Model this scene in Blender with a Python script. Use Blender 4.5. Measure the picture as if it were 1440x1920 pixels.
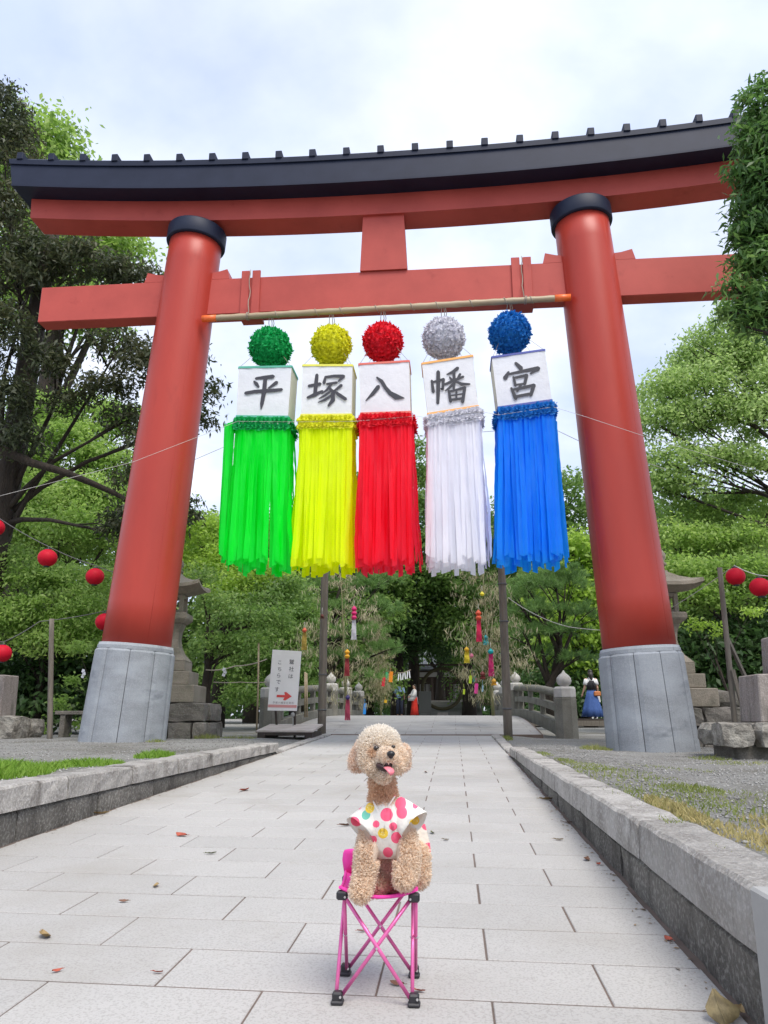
import bpy, bmesh, math, random
import numpy as np
from mathutils import Vector, Matrix, Quaternion, kdtree
for o in list(bpy.data.objects): bpy.data.objects.remove(o)
R = math.radians
sc = bpy.context.scene
COL = sc.collection

# ------------------------------------------------------------------ camera
FPX, CAMH = 1442.0, 0.70
PITCH, YAW = R(14.763), R(5.020)
cam_d = bpy.data.cameras.new('camera'); cam = bpy.data.objects.new('camera', cam_d); COL.objects.link(cam)
cam.location = (0, 0, CAMH)
cam.rotation_euler = (math.pi/2 + PITCH, 0, YAW)
cam_d.sensor_fit = 'VERTICAL'; cam_d.sensor_height = 24.0
cam_d.lens = 24.0*FPX/1920.0
cam_d.clip_start = 0.05; cam_d.clip_end = 3000
sc.camera = cam
# ------------------------------------------------------------------ sky, sun, exposure
SUN_EL, SUN_AZ = R(58), R(150)          # azimuth measured from +Y towards +X
w = bpy.data.worlds.new('World'); sc.world = w; w.use_nodes = True
nt = w.node_tree; nt.nodes.clear()
def N(t, **k):
    n = nt.nodes.new(t)
    for a, b in k.items(): setattr(n, a, b)
    return n
out = N('ShaderNodeOutputWorld'); bg = N('ShaderNodeBackground'); bg.inputs['Strength'].default_value = 0.1
sky = N('ShaderNodeTexSky'); sky.sky_type = 'NISHITA'; sky.sun_disc = False
sky.sun_elevation = SUN_EL; sky.sun_rotation = SUN_AZ; sky.dust_density = 2.5; sky.air_density = 1.0
tc = N('ShaderNodeTexCoord'); sx = N('ShaderNodeSeparateXYZ'); nt.links.new(tc.outputs['Generated'], sx.inputs[0])
zz = N('ShaderNodeMath', operation='MAXIMUM'); nt.links.new(sx.outputs['Z'], zz.inputs[0]); zz.inputs[1].default_value = 0.0
za = N('ShaderNodeMath', operation='ADD'); nt.links.new(zz.outputs[0], za.inputs[0]); za.inputs[1].default_value = 0.22
dx = N('ShaderNodeMath', operation='DIVIDE'); nt.links.new(sx.outputs['X'], dx.inputs[0]); nt.links.new(za.outputs[0], dx.inputs[1])
dy = N('ShaderNodeMath', operation='DIVIDE'); nt.links.new(sx.outputs['Y'], dy.inputs[0]); nt.links.new(za.outputs[0], dy.inputs[1])
cb = N('ShaderNodeCombineXYZ'); nt.links.new(dx.outputs[0], cb.inputs[0]); nt.links.new(dy.outputs[0], cb.inputs[1])
n1 = N('ShaderNodeTexNoise'); n1.inputs['Scale'].default_value = 1.35; n1.inputs['Detail'].default_value = 7; n1.inputs['Roughness'].default_value = 0.55
n1.inputs['Distortion'].default_value = 0.35
nt.links.new(cb.outputs[0], n1.inputs['Vector'])
cr = N('ShaderNodeValToRGB'); cr.color_ramp.elements[0].position = 0.34; cr.color_ramp.elements[1].position = 0.66
cr.color_ramp.elements[0].color = (0.54, 0.54, 0.54, 1); cr.color_ramp.elements[1].color = (1, 1, 1, 1)
nt.links.new(n1.outputs['Fac'], cr.inputs[0])
n2 = N('ShaderNodeTexNoise'); n2.inputs['Scale'].default_value = 2.1; n2.inputs['Detail'].default_value = 6
nt.links.new(cb.outputs[0], n2.inputs['Vector'])
c2 = N('ShaderNodeValToRGB'); c2.color_ramp.elements[0].position = 0.36; c2.color_ramp.elements[1].position = 0.60
c2.color_ramp.elements[0].color = (3.85, 4.4, 5.9, 1); c2.color_ramp.elements[1].color = (5.75, 6.0, 6.8, 1)
nt.links.new(n2.outputs['Fac'], c2.inputs[0])
mx = N('ShaderNodeMix'); mx.data_type = 'RGBA'
nt.links.new(cr.outputs[0], mx.inputs['Factor']); nt.links.new(sky.outputs[0], mx.inputs['A']); nt.links.new(c2.outputs[0], mx.inputs['B'])
nt.links.new(mx.outputs['Result'], bg.inputs['Color']); nt.links.new(bg.outputs[0], out.inputs[0])
sl = bpy.data.lights.new('sun', 'SUN'); so = bpy.data.objects.new('sun', sl); COL.objects.link(so)
sl.energy = 1.5; sl.angle = R(30); sl.color = (1.0, 0.94, 0.85)
so.rotation_euler = Vector((-math.sin(SUN_AZ)*math.cos(SUN_EL), -math.cos(SUN_AZ)*math.cos(SUN_EL), -math.sin(SUN_EL))).to_track_quat('-Z', 'Y').to_euler()
so.location = (0, 0, 30)
sc.view_settings.view_transform = 'Standard'; sc.view_settings.look = 'None'
sc.view_settings.gamma = 1.0; sc.view_settings.use_curve_mapping = False
sc.view_settings.exposure = 1.15
sc.render.engine = 'CYCLES'; sc.cycles.use_denoising = True; sc.cycles.max_bounces = 10; sc.cycles.diffuse_bounces = 8; sc.cycles.transmission_bounces = 8
sc.cycles.caustics_reflective = False; sc.cycles.caustics_refractive = False

# ------------------------------------------------------------------ helpers
_r = Vector((math.cos(YAW), math.sin(YAW), 0)); _fh = Vector((-math.sin(YAW), math.cos(YAW), 0)); _z = Vector((0, 0, 1))
_F = _fh*math.cos(PITCH) + _z*math.sin(PITCH); _U = -_fh*math.sin(PITCH) + _z*math.cos(PITCH)
def A(px, py, Y):                       # the point of the place that stands at depth Y along a sight line of the photograph
    d = _r*((px-720)/FPX) + _U*((960-py)/FPX) + _F
    return Vector((0, 0, CAMH)) + d*(Y/d.y)
def lerp(a, b, t): return a + (b-a)*t
def smooth(t): t = max(0., min(1., t)); return t*t*(3-2*t)
WL = {}
def wl(o):
    return WL.get(o.name, Vector((0, 0, 0))) if o else Vector((0, 0, 0))
def tag(o, label=None, cat=None, group=None, kind=None):
    if label: o['label'] = label
    if cat: o['category'] = cat
    if group: o['group'] = group
    if kind: o['kind'] = kind
    return o
def thing(name, loc, label, cat, group=None):
    o = bpy.data.objects.new(name, None); o.empty_display_size = 0.1; COL.objects.link(o); o.location = loc
    WL[o.name] = Vector(loc)
    return tag(o, label, cat, group)
def link(name, me, parent=None, loc=None, m=None):
    o = bpy.data.objects.new(name, me); COL.objects.link(o)
    if parent:
        o.parent = parent
        WL[o.name] = wl(parent).copy()
        if loc is not None: o.location = Vector(loc) - wl(parent); WL[o.name] = Vector(loc)
    elif loc is not None:
        o.location = loc; WL[o.name] = Vector(loc)
    if m is not None:
        if len(me.materials) == 0: me.materials.append(m)
        elif me.materials[0] != m:
            o.material_slots[0].link = 'OBJECT'; o.material_slots[0].material = m
    return o
def xyz(v): return (v[0], v[1], v[2])
class MB:
    def __init__(s): s.v = []; s.f = []; s.sm = []
    def add(s, vs, fs, sm=False):
        b = len(s.v); s.v += [xyz(p) for p in vs]; s.f += [tuple(b+i for i in q) for q in fs]; s.sm += [sm]*len(fs); return s
    def box(s, c, d, rot=None, bev=0.0, taper=(1, 1)):
        bm = bmesh.new(); bmesh.ops.create_cube(bm, size=1.0)
        for v in bm.verts:
            k = (taper[0], taper[1]) if v.co.z > 0 else (1, 1)
            v.co = Vector((v.co.x*d[0]*k[0], v.co.y*d[1]*k[1], v.co.z*d[2]))
        if bev > 0: bmesh.ops.bevel(bm, geom=bm.edges[:], offset=bev, segments=1, affect='EDGES', profile=0.5)
        if rot is not None: bm.transform(rot.to_4x4())
        bm.verts.index_update()
        s.add([v.co + Vector(c) for v in bm.verts], [[v.index for v in f.verts] for f in bm.faces]); bm.free(); return s
    def bar(s, p, q, w, h, bev=0.0):
        p, q = Vector(p), Vector(q); d = q-p; zr = d.normalized()
        u = Vector((0, 0, 1)) if abs(zr.z) < .95 else Vector((0, 1, 0))
        xr = u.cross(zr).normalized(); yr = zr.cross(xr)
        return s.box((p+q)/2, (w, h, d.length), Matrix((xr, yr, zr)).transposed(), bev)
    def tube(s, pts, rad, n=8, caps=True, sm=True, el=1.0):
        pts = [Vector(p) for p in pts]
        if not hasattr(rad, '__len__'): rad = [rad]*len(pts)
        rings = []; up = None
        for i, p in enumerate(pts):
            t = (pts[min(i+1, len(pts)-1)] - pts[max(i-1, 0)]).normalized()
            if up is None:
                up = Vector((0, 0, 1)) if abs(t.z) < .9 else Vector((0, 1, 0))
            a = up.cross(t).normalized(); b = t.cross(a); up = b
            rings.append([p + (a*math.cos(2*math.pi*k/n) + b*math.sin(2*math.pi*k/n)*el)*rad[i] for k in range(n)])
        vs = [p for r in rings for p in r]; fs = []
        for i in range(len(pts)-1):
            for k in range(n):
                fs.append((i*n+k, i*n+(k+1) % n, (i+1)*n+(k+1) % n, (i+1)*n+k))
        s.add(vs, fs, sm)
        if caps:
            b = len(s.v)-len(vs); s.f += [tuple(b+k for k in reversed(range(n))), tuple(b+(len(pts)-1)*n+k for k in range(n))]; s.sm += [False, False]
        return s
    def lathe(s, prof, c, n=24, axis=None, sm=True, sy=1.0, ph=0.0, caps=True):
        c = Vector(c); M3 = Matrix.Identity(3)
        if axis is not None: M3 = Vector((0, 0, 1)).rotation_difference(Vector(axis).normalized()).to_matrix()
        vs = [c + M3 @ Vector((r*math.cos(2*math.pi*k/n+ph), r*sy*math.sin(2*math.pi*k/n+ph), z)) for r, z in prof for k in range(n)]
        fs = [(i*n+k, i*n+(k+1) % n, (i+1)*n+(k+1) % n, (i+1)*n+k) for i in range(len(prof)-1) for k in range(n)]
        b = len(s.v); s.add(vs, fs, sm)
        if caps:
            if prof[0][0] > 1e-4: s.f.append(tuple(b+k for k in reversed(range(n)))); s.sm.append(False)
            if prof[-1][0] > 1e-4: s.f.append(tuple(b+(len(prof)-1)*n+k for k in range(n))); s.sm.append(False)
        return s
    def loft(s, rings, n=16, caps=True, sm=True):      # rings: (x, y, z, rx, ry)
        vs = [(x+rx*math.cos(2*math.pi*k/n), y+ry*math.sin(2*math.pi*k/n), z) for x, y, z, rx, ry in rings for k in range(n)]
        fs = [(i*n+k, i*n+(k+1) % n, (i+1)*n+(k+1) % n, (i+1)*n+k) for i in range(len(rings)-1) for k in range(n)]
        b = len(s.v); s.add(vs, fs, sm)
        if caps: s.f += [tuple(b+k for k in reversed(range(n))), tuple(b+(len(rings)-1)*n+k for k in range(n))]; s.sm += [False, False]
        return s
    def ball(s, c, r, nu=14, nv=10, rot=None):
        if not hasattr(r, '__len__'): r = (r, r, r)
        vs = []
        for i in range(nv+1):
            t = math.pi*i/nv
            for k in range(nu):
                q = Vector((r[0]*math.sin(t)*math.cos(2*math.pi*k/nu), r[1]*math.sin(t)*math.sin(2*math.pi*k/nu), -r[2]*math.cos(t)))
                if rot is not None: q = rot @ q
                vs.append(Vector(c)+q)
        fs = [(i*nu+k, i*nu+(k+1) % nu, (i+1)*nu+(k+1) % nu, (i+1)*nu+k) for i in range(nv) for k in range(nu)]
        return s.add(vs, fs, True)
    def prism(s, poly, d0, d1, fn):                    # poly of 2-D points, fn(u, v, d) -> world
        n = len(poly); vs = [fn(u, v, d0) for u, v in poly] + [fn(u, v, d1) for u, v in poly]
        return s.add(vs, [tuple(reversed(range(n))), tuple(range(n, 2*n))] + [(i, (i+1) % n, n+(i+1) % n, n+i) for i in range(n)])
    def mesh(s, name, off=Vector((0, 0, 0))):
        me = bpy.data.meshes.new(name)
        me.from_pydata([(v[0]-off[0], v[1]-off[1], v[2]-off[2]) for v in s.v], [], s.f); me.update()
        me.polygons.foreach_set('use_smooth', s.sm)
        bm = bmesh.new(); bm.from_mesh(me); bmesh.ops.remove_doubles(bm, verts=bm.verts, dist=1e-5); bmesh.ops.recalc_face_normals(bm, faces=bm.faces); bm.to_mesh(me); bm.free()
        return me
    def build(s, name, m, parent=None, loc=None):
        off = wl(parent) if parent else (Vector(loc) if loc is not None else Vector((0, 0, 0)))
        o = link(name, s.mesh(name, off), parent, None if parent else loc, m)
        return o
def np_mesh(name, V, F, mats=(), col=None, smooth_=False):       # V (n,3); F (m,k) with one k
    me = bpy.data.meshes.new(name); V = np.ascontiguousarray(V, dtype=np.float32); F = np.ascontiguousarray(F, dtype=np.int32)
    me.vertices.add(len(V)); me.vertices.foreach_set('co', V.ravel())
    k = F.shape[1]; me.loops.add(F.size); me.loops.foreach_set('vertex_index', F.ravel())
    me.polygons.add(len(F)); me.polygons.foreach_set('loop_start', np.arange(0, F.size, k, dtype=np.int32))
    if smooth_: me.polygons.foreach_set('use_smooth', np.ones(len(F), dtype=bool))
    if col is not None:
        at = me.color_attributes.new('tint', 'FLOAT_COLOR', 'POINT')
        c4 = np.ones((len(V), 4), dtype=np.float32); c4[:, :3] = col; at.data.foreach_set('color', c4.ravel())
    me.update(calc_edges=True); me.validate()
    for m in mats: me.materials.append(m)
    return me
def copy_tree(o, parent=None):
    c = o.copy(); COL.objects.link(c)
    if parent: c.parent = parent
    for ch in [x for x in o.children]: copy_tree(ch, c)
    return c

# ------------------------------------------------------------------ materials
def newmat(name):
    m = bpy.data.materials.new(name); m.use_nodes = True; t = m.node_tree
    return m, t, t.nodes['Principled BSDF']
def nd(t, ty, **k):
    n = t.nodes.new(ty)
    for a, b in k.items():
        if a in n.inputs: n.inputs[a].default_value = b
        else: setattr(n, a, b)
    return n
def rgba(c): return (c[0], c[1], c[2], 1)
def coords(t, space='pos'):
    if space == 'obj':
        tcn = nd(t, 'ShaderNodeTexCoord'); oi = nd(t, 'ShaderNodeObjectInfo')
        va = nd(t, 'ShaderNodeVectorMath', operation='ADD'); mu = nd(t, 'ShaderNodeMath', operation='MULTIPLY'); mu.inputs[1].default_value = 57.0
        t.links.new(oi.outputs['Random'], mu.inputs[0]); t.links.new(tcn.outputs['Object'], va.inputs[0]); t.links.new(mu.outputs[0], va.inputs[1]); return va.outputs[0]
    return nd(t, 'ShaderNodeNewGeometry').outputs['Position']
def mat(name, c, rough=.6, c2=None, vscale=3., vlo=.35, vhi=.65, speck=None, bump=None, stain=None, metal=0., spec=.5, space='pos', trans=0., coat=0., rnd=0., stretch=None, chips=None):
    """c/c2 mixed by a soft noise; speck=(scale, colour, amount); stain=(scale, colour, lo, hi); bump=(scale, strength); rnd: value jitter per object"""
    m, t, b = newmat(name); P = coords(t, space)
    if stretch:
        mp = nd(t, 'ShaderNodeMapping'); mp.inputs['Scale'].default_value = stretch; t.links.new(P, mp.inputs['Vector']); PV = mp.outputs[0]
    else: PV = P
    b.inputs['Roughness'].default_value = rough; b.inputs['Metallic'].default_value = metal; b.inputs['Specular IOR Level'].default_value = spec
    if coat: b.inputs['Coat Weight'].default_value = coat; b.inputs['Coat Roughness'].default_value = .15
    rg = nd(t, 'ShaderNodeRGB'); rg.outputs[0].default_value = rgba(c); cur = rg.outputs[0]
    def mixin(cur, fac, colour, amt=1.0):
        x = nd(t, 'ShaderNodeMix', data_type='RGBA'); mu = nd(t, 'ShaderNodeMath', operation='MULTIPLY'); mu.inputs[1].default_value = amt
        t.links.new(fac, mu.inputs[0]); t.links.new(mu.outputs[0], x.inputs['Factor']); t.links.new(cur, x.inputs['A']); x.inputs['B'].default_value = rgba(colour); return x.outputs['Result']
    def nz(scale, lo, hi, detail=5, src=None, rough_=.6):
        n = nd(t, 'ShaderNodeTexNoise', Scale=scale, Detail=detail, Roughness=rough_); t.links.new(src or PV, n.inputs['Vector'])
        mr = nd(t, 'ShaderNodeMapRange'); mr.inputs[1].default_value = lo; mr.inputs[2].default_value = hi; t.links.new(n.outputs['Fac'], mr.inputs[0]); return mr.outputs[0]
    if c2: cur = mixin(cur, nz(vscale, vlo, vhi), c2)
    if speck: cur = mixin(cur, nz(speck[0], .5, .62, 2, P), speck[1], speck[2])
    if stain: cur = mixin(cur, nz(stain[0], stain[2], stain[3], 7), stain[1])
    if chips: cur = mixin(cur, nz(chips[0], chips[2], chips[3], 8, P, .75), chips[1], .6)
    if rnd:
        oi = nd(t, 'ShaderNodeObjectInfo'); mr = nd(t, 'ShaderNodeMapRange'); mr.inputs[3].default_value = 1-rnd; mr.inputs[4].default_value = 1+rnd
        hs = nd(t, 'ShaderNodeHueSaturation'); t.links.new(oi.outputs['Random'], mr.inputs[0]); t.links.new(mr.outputs[0], hs.inputs['Value']); t.links.new(cur, hs.inputs['Color']); cur = hs.outputs[0]
    t.links.new(cur, b.inputs['Base Color'])
    if bump:
        n = nd(t, 'ShaderNodeTexNoise', Scale=bump[0], Detail=6, Roughness=.65); t.links.new(PV, n.inputs['Vector'])
        bp = nd(t, 'ShaderNodeBump', Strength=bump[1], Distance=bump[2] if len(bump) > 2 else .02); t.links.new(n.outputs['Fac'], bp.inputs['Height']); t.links.new(bp.outputs[0], b.inputs['Normal'])
    if trans:
        tr = nd(t, 'ShaderNodeBsdfTranslucent'); ms = nd(t, 'ShaderNodeMixShader'); ms.inputs[0].default_value = trans
        t.links.new(cur, tr.inputs['Color']); o_ = t.nodes['Material Output']; t.links.new(b.outputs[0], ms.inputs[1]); t.links.new(tr.outputs[0], ms.inputs[2]); t.links.new(ms.outputs[0], o_.inputs['Surface'])
    return m
def leafmat(name, c1, c2, c3, trans=.35, rough=.45):
    m, t, b = newmat(name); g = nd(t, 'ShaderNodeNewGeometry'); rp = nd(t, 'ShaderNodeValToRGB')
    e = rp.color_ramp.elements; e[0].color = rgba(c1); e[1].color = rgba(c3); k = e.new(.55); k.color = rgba(c2)
    n = nd(t, 'ShaderNodeTexNoise', Scale=.55, Detail=3); t.links.new(g.outputs['Position'], n.inputs['Vector'])
    ad = nd(t, 'ShaderNodeMath', operation='MULTIPLY_ADD'); ad.inputs[1].default_value = .55; t.links.new(g.outputs['Random Per Island'], ad.inputs[0])
    s2 = nd(t, 'ShaderNodeMapRange'); s2.inputs[1].default_value = .3; s2.inputs[2].default_value = .7; s2.inputs[3].default_value = 0; s2.inputs[4].default_value = .5
    t.links.new(n.outputs['Fac'], s2.inputs[0]); t.links.new(s2.outputs[0], ad.inputs[2]); t.links.new(ad.outputs[0], rp.inputs[0])
    t.links.new(rp.outputs[0], b.inputs['Base Color']); b.inputs['Roughness'].default_value = rough; b.inputs['Specular IOR Level'].default_value = .35
    tr = nd(t, 'ShaderNodeBsdfTranslucent'); hs = nd(t, 'ShaderNodeHueSaturation'); hs.inputs['Value'].default_value = 1.75; hs.inputs['Saturation'].default_value = 1.05
    t.links.new(rp.outputs[0], hs.inputs['Color']); t.links.new(hs.outputs[0], tr.inputs['Color'])
    ms = nd(t, 'ShaderNodeMixShader'); ms.inputs[0].default_value = trans
    t.links.new(b.outputs[0], ms.inputs[1]); t.links.new(tr.outputs[0], ms.inputs[2]); t.links.new(ms.outputs[0], t.nodes['Material Output'].inputs['Surface'])
    return m
M_gravel = mat('gravel', (.23, .225, .205), .95, (.32, .315, .29), 1.3, .35, .65, speck=(75, (.50, .49, .46), .75), stain=(.8, (.15, .14, .10), .50, .72), bump=(60, 1.0, .05))
M_joint = mat('joint_mortar', (.17, .13, .11), .95, (.11, .085, .07), 4.)
M_slab = mat('paving_granite', (.44, .43, .41), .8, (.37, .362, .345), .9, .3, .7, speck=(150, (.24, .23, .21), .48), stain=(1.1, (.30, .28, .245), .52, .85), bump=(160, .25, .006), space='pos', rnd=.045)
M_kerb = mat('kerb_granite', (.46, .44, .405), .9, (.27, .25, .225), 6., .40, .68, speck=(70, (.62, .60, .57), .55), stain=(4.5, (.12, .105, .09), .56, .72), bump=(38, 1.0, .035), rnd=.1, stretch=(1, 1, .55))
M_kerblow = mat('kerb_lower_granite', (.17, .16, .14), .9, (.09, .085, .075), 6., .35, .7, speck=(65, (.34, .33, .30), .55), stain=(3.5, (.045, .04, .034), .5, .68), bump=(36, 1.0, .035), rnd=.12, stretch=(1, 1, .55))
M_newstone = mat('pale_stone', (.36, .36, .345), .85, (.28, .28, .27), 4., speck=(200, (.3, .3, .3), .4))
M_red = mat('vermilion_paint', (.45, .052, .033), .40, (.36, .041, .028), 1.3, .3, .7, stain=(5, (.30, .034, .024), .62, .85), bump=(1.2, .04, .05), stretch=(1, 1, .25), spec=.35, chips=(3.2, (.55, .17, .13), .70, .74))
M_redbeam = mat('vermilion_beam_paint', (.47, .080, .062), .5, (.39, .064, .050), 1.4, stain=(3.5, (.32, .046, .036), .6, .8), bump=(2, .05, .03), spec=.3, chips=(3.6, (.6, .25, .2), .70, .73))
M_black = mat('black_copper_roof', (.006, .011, .030), .55, (.011, .017, .040), 2.5, spec=.3)
M_base = mat('pillar_base_granite', (.30, .325, .35), .8, (.20, .215, .23), 1.8, .35, .68, speck=(110, (.42, .43, .44), .4), stain=(2.2, (.13, .145, .165), .58, .76), bump=(60, .25, .015), rnd=.05, stretch=(1, 1, 2.2))
M_lantern_stone = mat('weathered_stone', (.31, .27, .21), .9, (.20, .18, .13), 3., speck=(90, (.42, .38, .31), .4), stain=(2.2, (.10, .10, .07), .55, .75), bump=(30, .5, .03))
M_rubble = mat('rubble_stone', (.22, .20, .17), .95, (.12, .11, .09), 3., speck=(60, (.33, .31, .27), .4), stain=(1.8, (.07, .07, .05), .55, .75), bump=(20, .7, .04), rnd=.15)
M_concrete = mat('bridge_stone', (.20, .195, .165), .9, (.13, .125, .10), 3., speck=(80, (.29, .28, .25), .4), stain=(2.5, (.09, .088, .07), .55, .75), bump=(35, .3, .02))
M_cap = mat('pale_finial_stone', (.50, .49, .46), .8, (.36, .35, .32), 6., stain=(7, (.22, .21, .19), .6, .8))
M_deck = mat('bridge_paving', (.34, .335, .325), .85, (.28, .275, .265), 2., speck=(150, (.2, .2, .19), .4), rnd=.06)
M_wood = mat('grey_wood', (.20, .175, .14), .9, (.12, .105, .085), 4., .35, .65, bump=(30, .4, .01), stretch=(6, 6, .6))
M_darkwood = mat('dark_wood', (.06, .045, .035), .8, (.035, .027, .022), 4.)
M_bark = mat('bark', (.055, .042, .03), .95, (.03, .024, .018), 6., bump=(14, .9, .05), stretch=(2, 2, .5))
M_wire = mat('wire', (.12, .12, .12), .7)
M_wirewhite = mat('pale_cord', (.62, .6, .56), .8)
# ================================================================== the setting
rng = random.Random(7)
S = 0.0255
XL, XR = -2.14, 0.63
def pz(y): return S*y
def gz(x, y):
    zl = .355 if y < 20 else .355
    zr = .325 - .065*smooth((x-.9)/1.3)
    if y > 11: zr = lerp(zr, .30, smooth((y-11)/3)); zl = lerp(zl, .32, smooth((y-11)/4))
    pb = pz(min(y, 14.3)) - .06
    if XL-.11 < x < XR+.09: return pb
    if x <= XL-.11:
        if y > 9.75: return lerp(pb+.05, zl, smooth((XL-.11-x)/.9))
        return zl
    if y > 9.4: return lerp(pb+.05, zr, smooth((x-XR-.09)/.9))
    return zr
xs = sorted(set([-500, -200, -90, -50, -35, -25, -18, -14] + [round(-12+.5*i, 3) for i in range(0, 39)] + [XL-.112, XL-.108, XR+.088, XR+.092, -2.5, -2.7, .9, 1.1] + [9, 12, 16, 25, 40, 80, 200, 500]))
ys = [-60, -20, -8, -3] + [round(-1+.25*i, 3) for i in range(0, 72)] + [17.5, 18.5, 20, 23, 27, 32, 38, 45, 55, 70, 100, 160, 300, 700]
gv = [(x, y, gz(x, y) + (rng.uniform(-.008, .008) if (abs(x+.75) > 1.75 and abs(x) < 12) else 0)) for y in ys for x in xs]
nx = len(xs); gf = [(j*nx+i, j*nx+i+1, (j+1)*nx+i+1, (j+1)*nx+i) for j in range(len(ys)-1) for i in range(nx-1)]
g = MB(); g.add(gv, gf, True)
ground = g.build('ground', M_gravel); tag(ground, kind='structure')
# the stone path with every slab its own piece
pb = MB()
for y0, y1 in [(-1, 3), (3, 8), (8, 14.15)]:
    pb.add([(XL-.02, y0, pz(y0)-.0028), (XR+.02, y0, pz(y0)-.0028), (XR+.02, y1, pz(y1)-.0028), (XL-.02, y1, pz(y1)-.0028)], [(0, 1, 2, 3)])
path = pb.build('path', M_joint); tag(path, 'grey granite slab path rising towards the bridge', kind='structure')
K = -.037
def slab_piece(name, x0, x1, y0, y1, zf, parent, m, g=.0032, gy=.0050, k=K, th=.05):
    cx, cy = (x0+x1)/2, (y0+y1)/2
    jz = rng.uniform(-.0003, .0003); gg = g*rng.uniform(.7, 1.3)
    def P(x, y, d): yy = y + k*x; return (x, yy, zf(x, yy) + d + jz)
    b = .002; v = []
    for e, d in ((0, -th), (0, -b), (b, 0)):
        ex, ey = gg+e, gy*rng.uniform(.85, 1.15)+e
        v += [P(x0+ex, y0+ey, d), P(x1-ex, y0+ey, d), P(x1-ex, y1-ey, d), P(x0+ex, y1-ey, d)]
    mb = MB(); mb.add(v, [(8, 9, 10, 11)] + [(r*4+i, r*4+(i+1) % 4, r*4+4+(i+1) % 4, r*4+4+i) for r in (0, 1) for i in range(4)])
    return mb.build(name, m, parent)
zf = lambda x, y: S*y
for n in range(-4, 42):
    y0 = 2.049 + .2863*n - .2863; y1 = y0 + .2863
    x = (-1.029 if n % 2 == 0 else -.752) - .5515*4
    while x < XR:
        a, b_ = max(x, XL), min(x+.5515, XR)
        if b_-a > .02: slab_piece('paving_slab', a, b_, y0, y1, zf, path, M_slab)
        x += .5515
# kerbs
def kerb(name, side, label, joints, lowj, ztop, zmid, m1, m2, dep):
    x_in = XL if side < 0 else XR; sgn = side
    k = thing(name, (x_in+sgn*dep/2, (joints[0]+joints[-1])/2, .1), label, 'kerb')
    for course, js in ((1, joints), (0, lowj)):
        for a, b in zip(js[:-1], js[1:]):
            ins = rng.uniform(-.004, .006) + (0 if course else .012); gp = .006
            n = 7; vs = []
            for i in range(n+1):
                y = lerp(a+gp, b-gp, i/n); z1 = (ztop(y)+rng.uniform(-.005, .003)) if course else zmid(y)-.006; z0 = zmid(y) if course else pz(y)-.03
                e = .010 if i in (0, n) else 0
                xi = x_in + sgn*(ins+e*.6); xo = x_in + sgn*(dep + (0 if course else -.01)); w_ = lambda: rng.uniform(-.006, .006)
                vs += [(xi, y, z0), (xi+w_(), y, lerp(z0, z1, .5)), (xi+sgn*.001+w_()*.5, y, z1-.012-e*.5), (xi+sgn*.014, y, z1-e*.3), (xo, y, z1-e*.3+w_()*.6), (xo, y, z0)]
            fs = [(i*6+j, i*6+(j+1) % 6, (i+1)*6+(j+1) % 6, (i+1)*6+j) for i in range(n) for j in range(6)] + [(0, 1, 2, 3, 4, 5), tuple(n*6+j for j in reversed(range(6)))]
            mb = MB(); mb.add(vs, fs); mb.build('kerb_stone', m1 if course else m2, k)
    return k
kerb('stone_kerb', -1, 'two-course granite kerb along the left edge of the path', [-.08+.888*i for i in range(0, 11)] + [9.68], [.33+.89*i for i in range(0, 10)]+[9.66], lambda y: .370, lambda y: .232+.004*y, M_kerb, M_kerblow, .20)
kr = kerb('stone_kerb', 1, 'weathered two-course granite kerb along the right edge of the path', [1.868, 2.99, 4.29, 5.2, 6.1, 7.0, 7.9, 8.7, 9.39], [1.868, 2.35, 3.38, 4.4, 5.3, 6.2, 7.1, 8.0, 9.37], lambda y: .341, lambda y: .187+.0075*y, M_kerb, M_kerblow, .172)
nb = MB(); nb.box((XR+.11, .9, .16), (.235, 1.925, .37), bev=.006); nb.build('end_block', M_newstone, kr)
# low edging stones beyond the kerbs
for x, y0, y1, lab in ((XL-.07, 10.0, 13.9, 'low flush edging stones beside the signboard end of the path'), (XR+.07, 9.7, 13.4, 'low flush edging stones at the far right of the path')):
    e = thing('edging', (x, (y0+y1)/2, .25), lab, 'edging')
    y = y0
    while y < y1-.2:
        l = rng.uniform(.55, .8); mb = MB(); mb.box((x+rng.uniform(-.01, .01), y+l/2, pz(y+l/2)-.02), (.14, l-.01, .09), Matrix.Rotation(S, 3, 'X'), .008); mb.build('edging_stone', M_kerb, e); y += l
# the arched bridge
YB0, YC, YB1 = 14.2, 20.6, 27.0
def bz(x, y):
    t = (y-YC)/(YC-YB0); return .364 + .315*max(0, 1-t*t) if y < YC else .679 - .004*(y-YC)
bm_ = MB(); ysb = [14.17+.4*i for i in range(0, 33)]
vs = [(x, y, bz(0, y)-.003-d) for y in ysb for x, d in ((-3.15, .35), (-3.15, 0), (1.55, 0), (1.55, .35))]
bm_.add(vs, [(i*4+j, i*4+(j+1) % 4, i*4+4+(j+1) % 4, i*4+4+j) for i in range(len(ysb)-1) for j in range(4)] + [(0, 1, 2, 3)])
bridge = thing('stone_bridge', (-.8, 20.6, .3), 'low arched stone bridge with railings and onion finials behind the gate', 'bridge')
bm_.build('deck_bed', M_joint, bridge)
yy = 14.2; r_ = 0
while yy < 26.6:
    d = .36; x = -3.12 - (.0 if r_ % 2 else .45)
    while x < 1.5:
        a, b_ = max(x, -3.12), min(x+.9, 1.52)
        if b_-a > .1: slab_piece('deck_slab', a, b_, yy, yy+d, bz, bridge, M_deck, k=0)
        x += .9
    yy += d; r_ += 1
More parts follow.
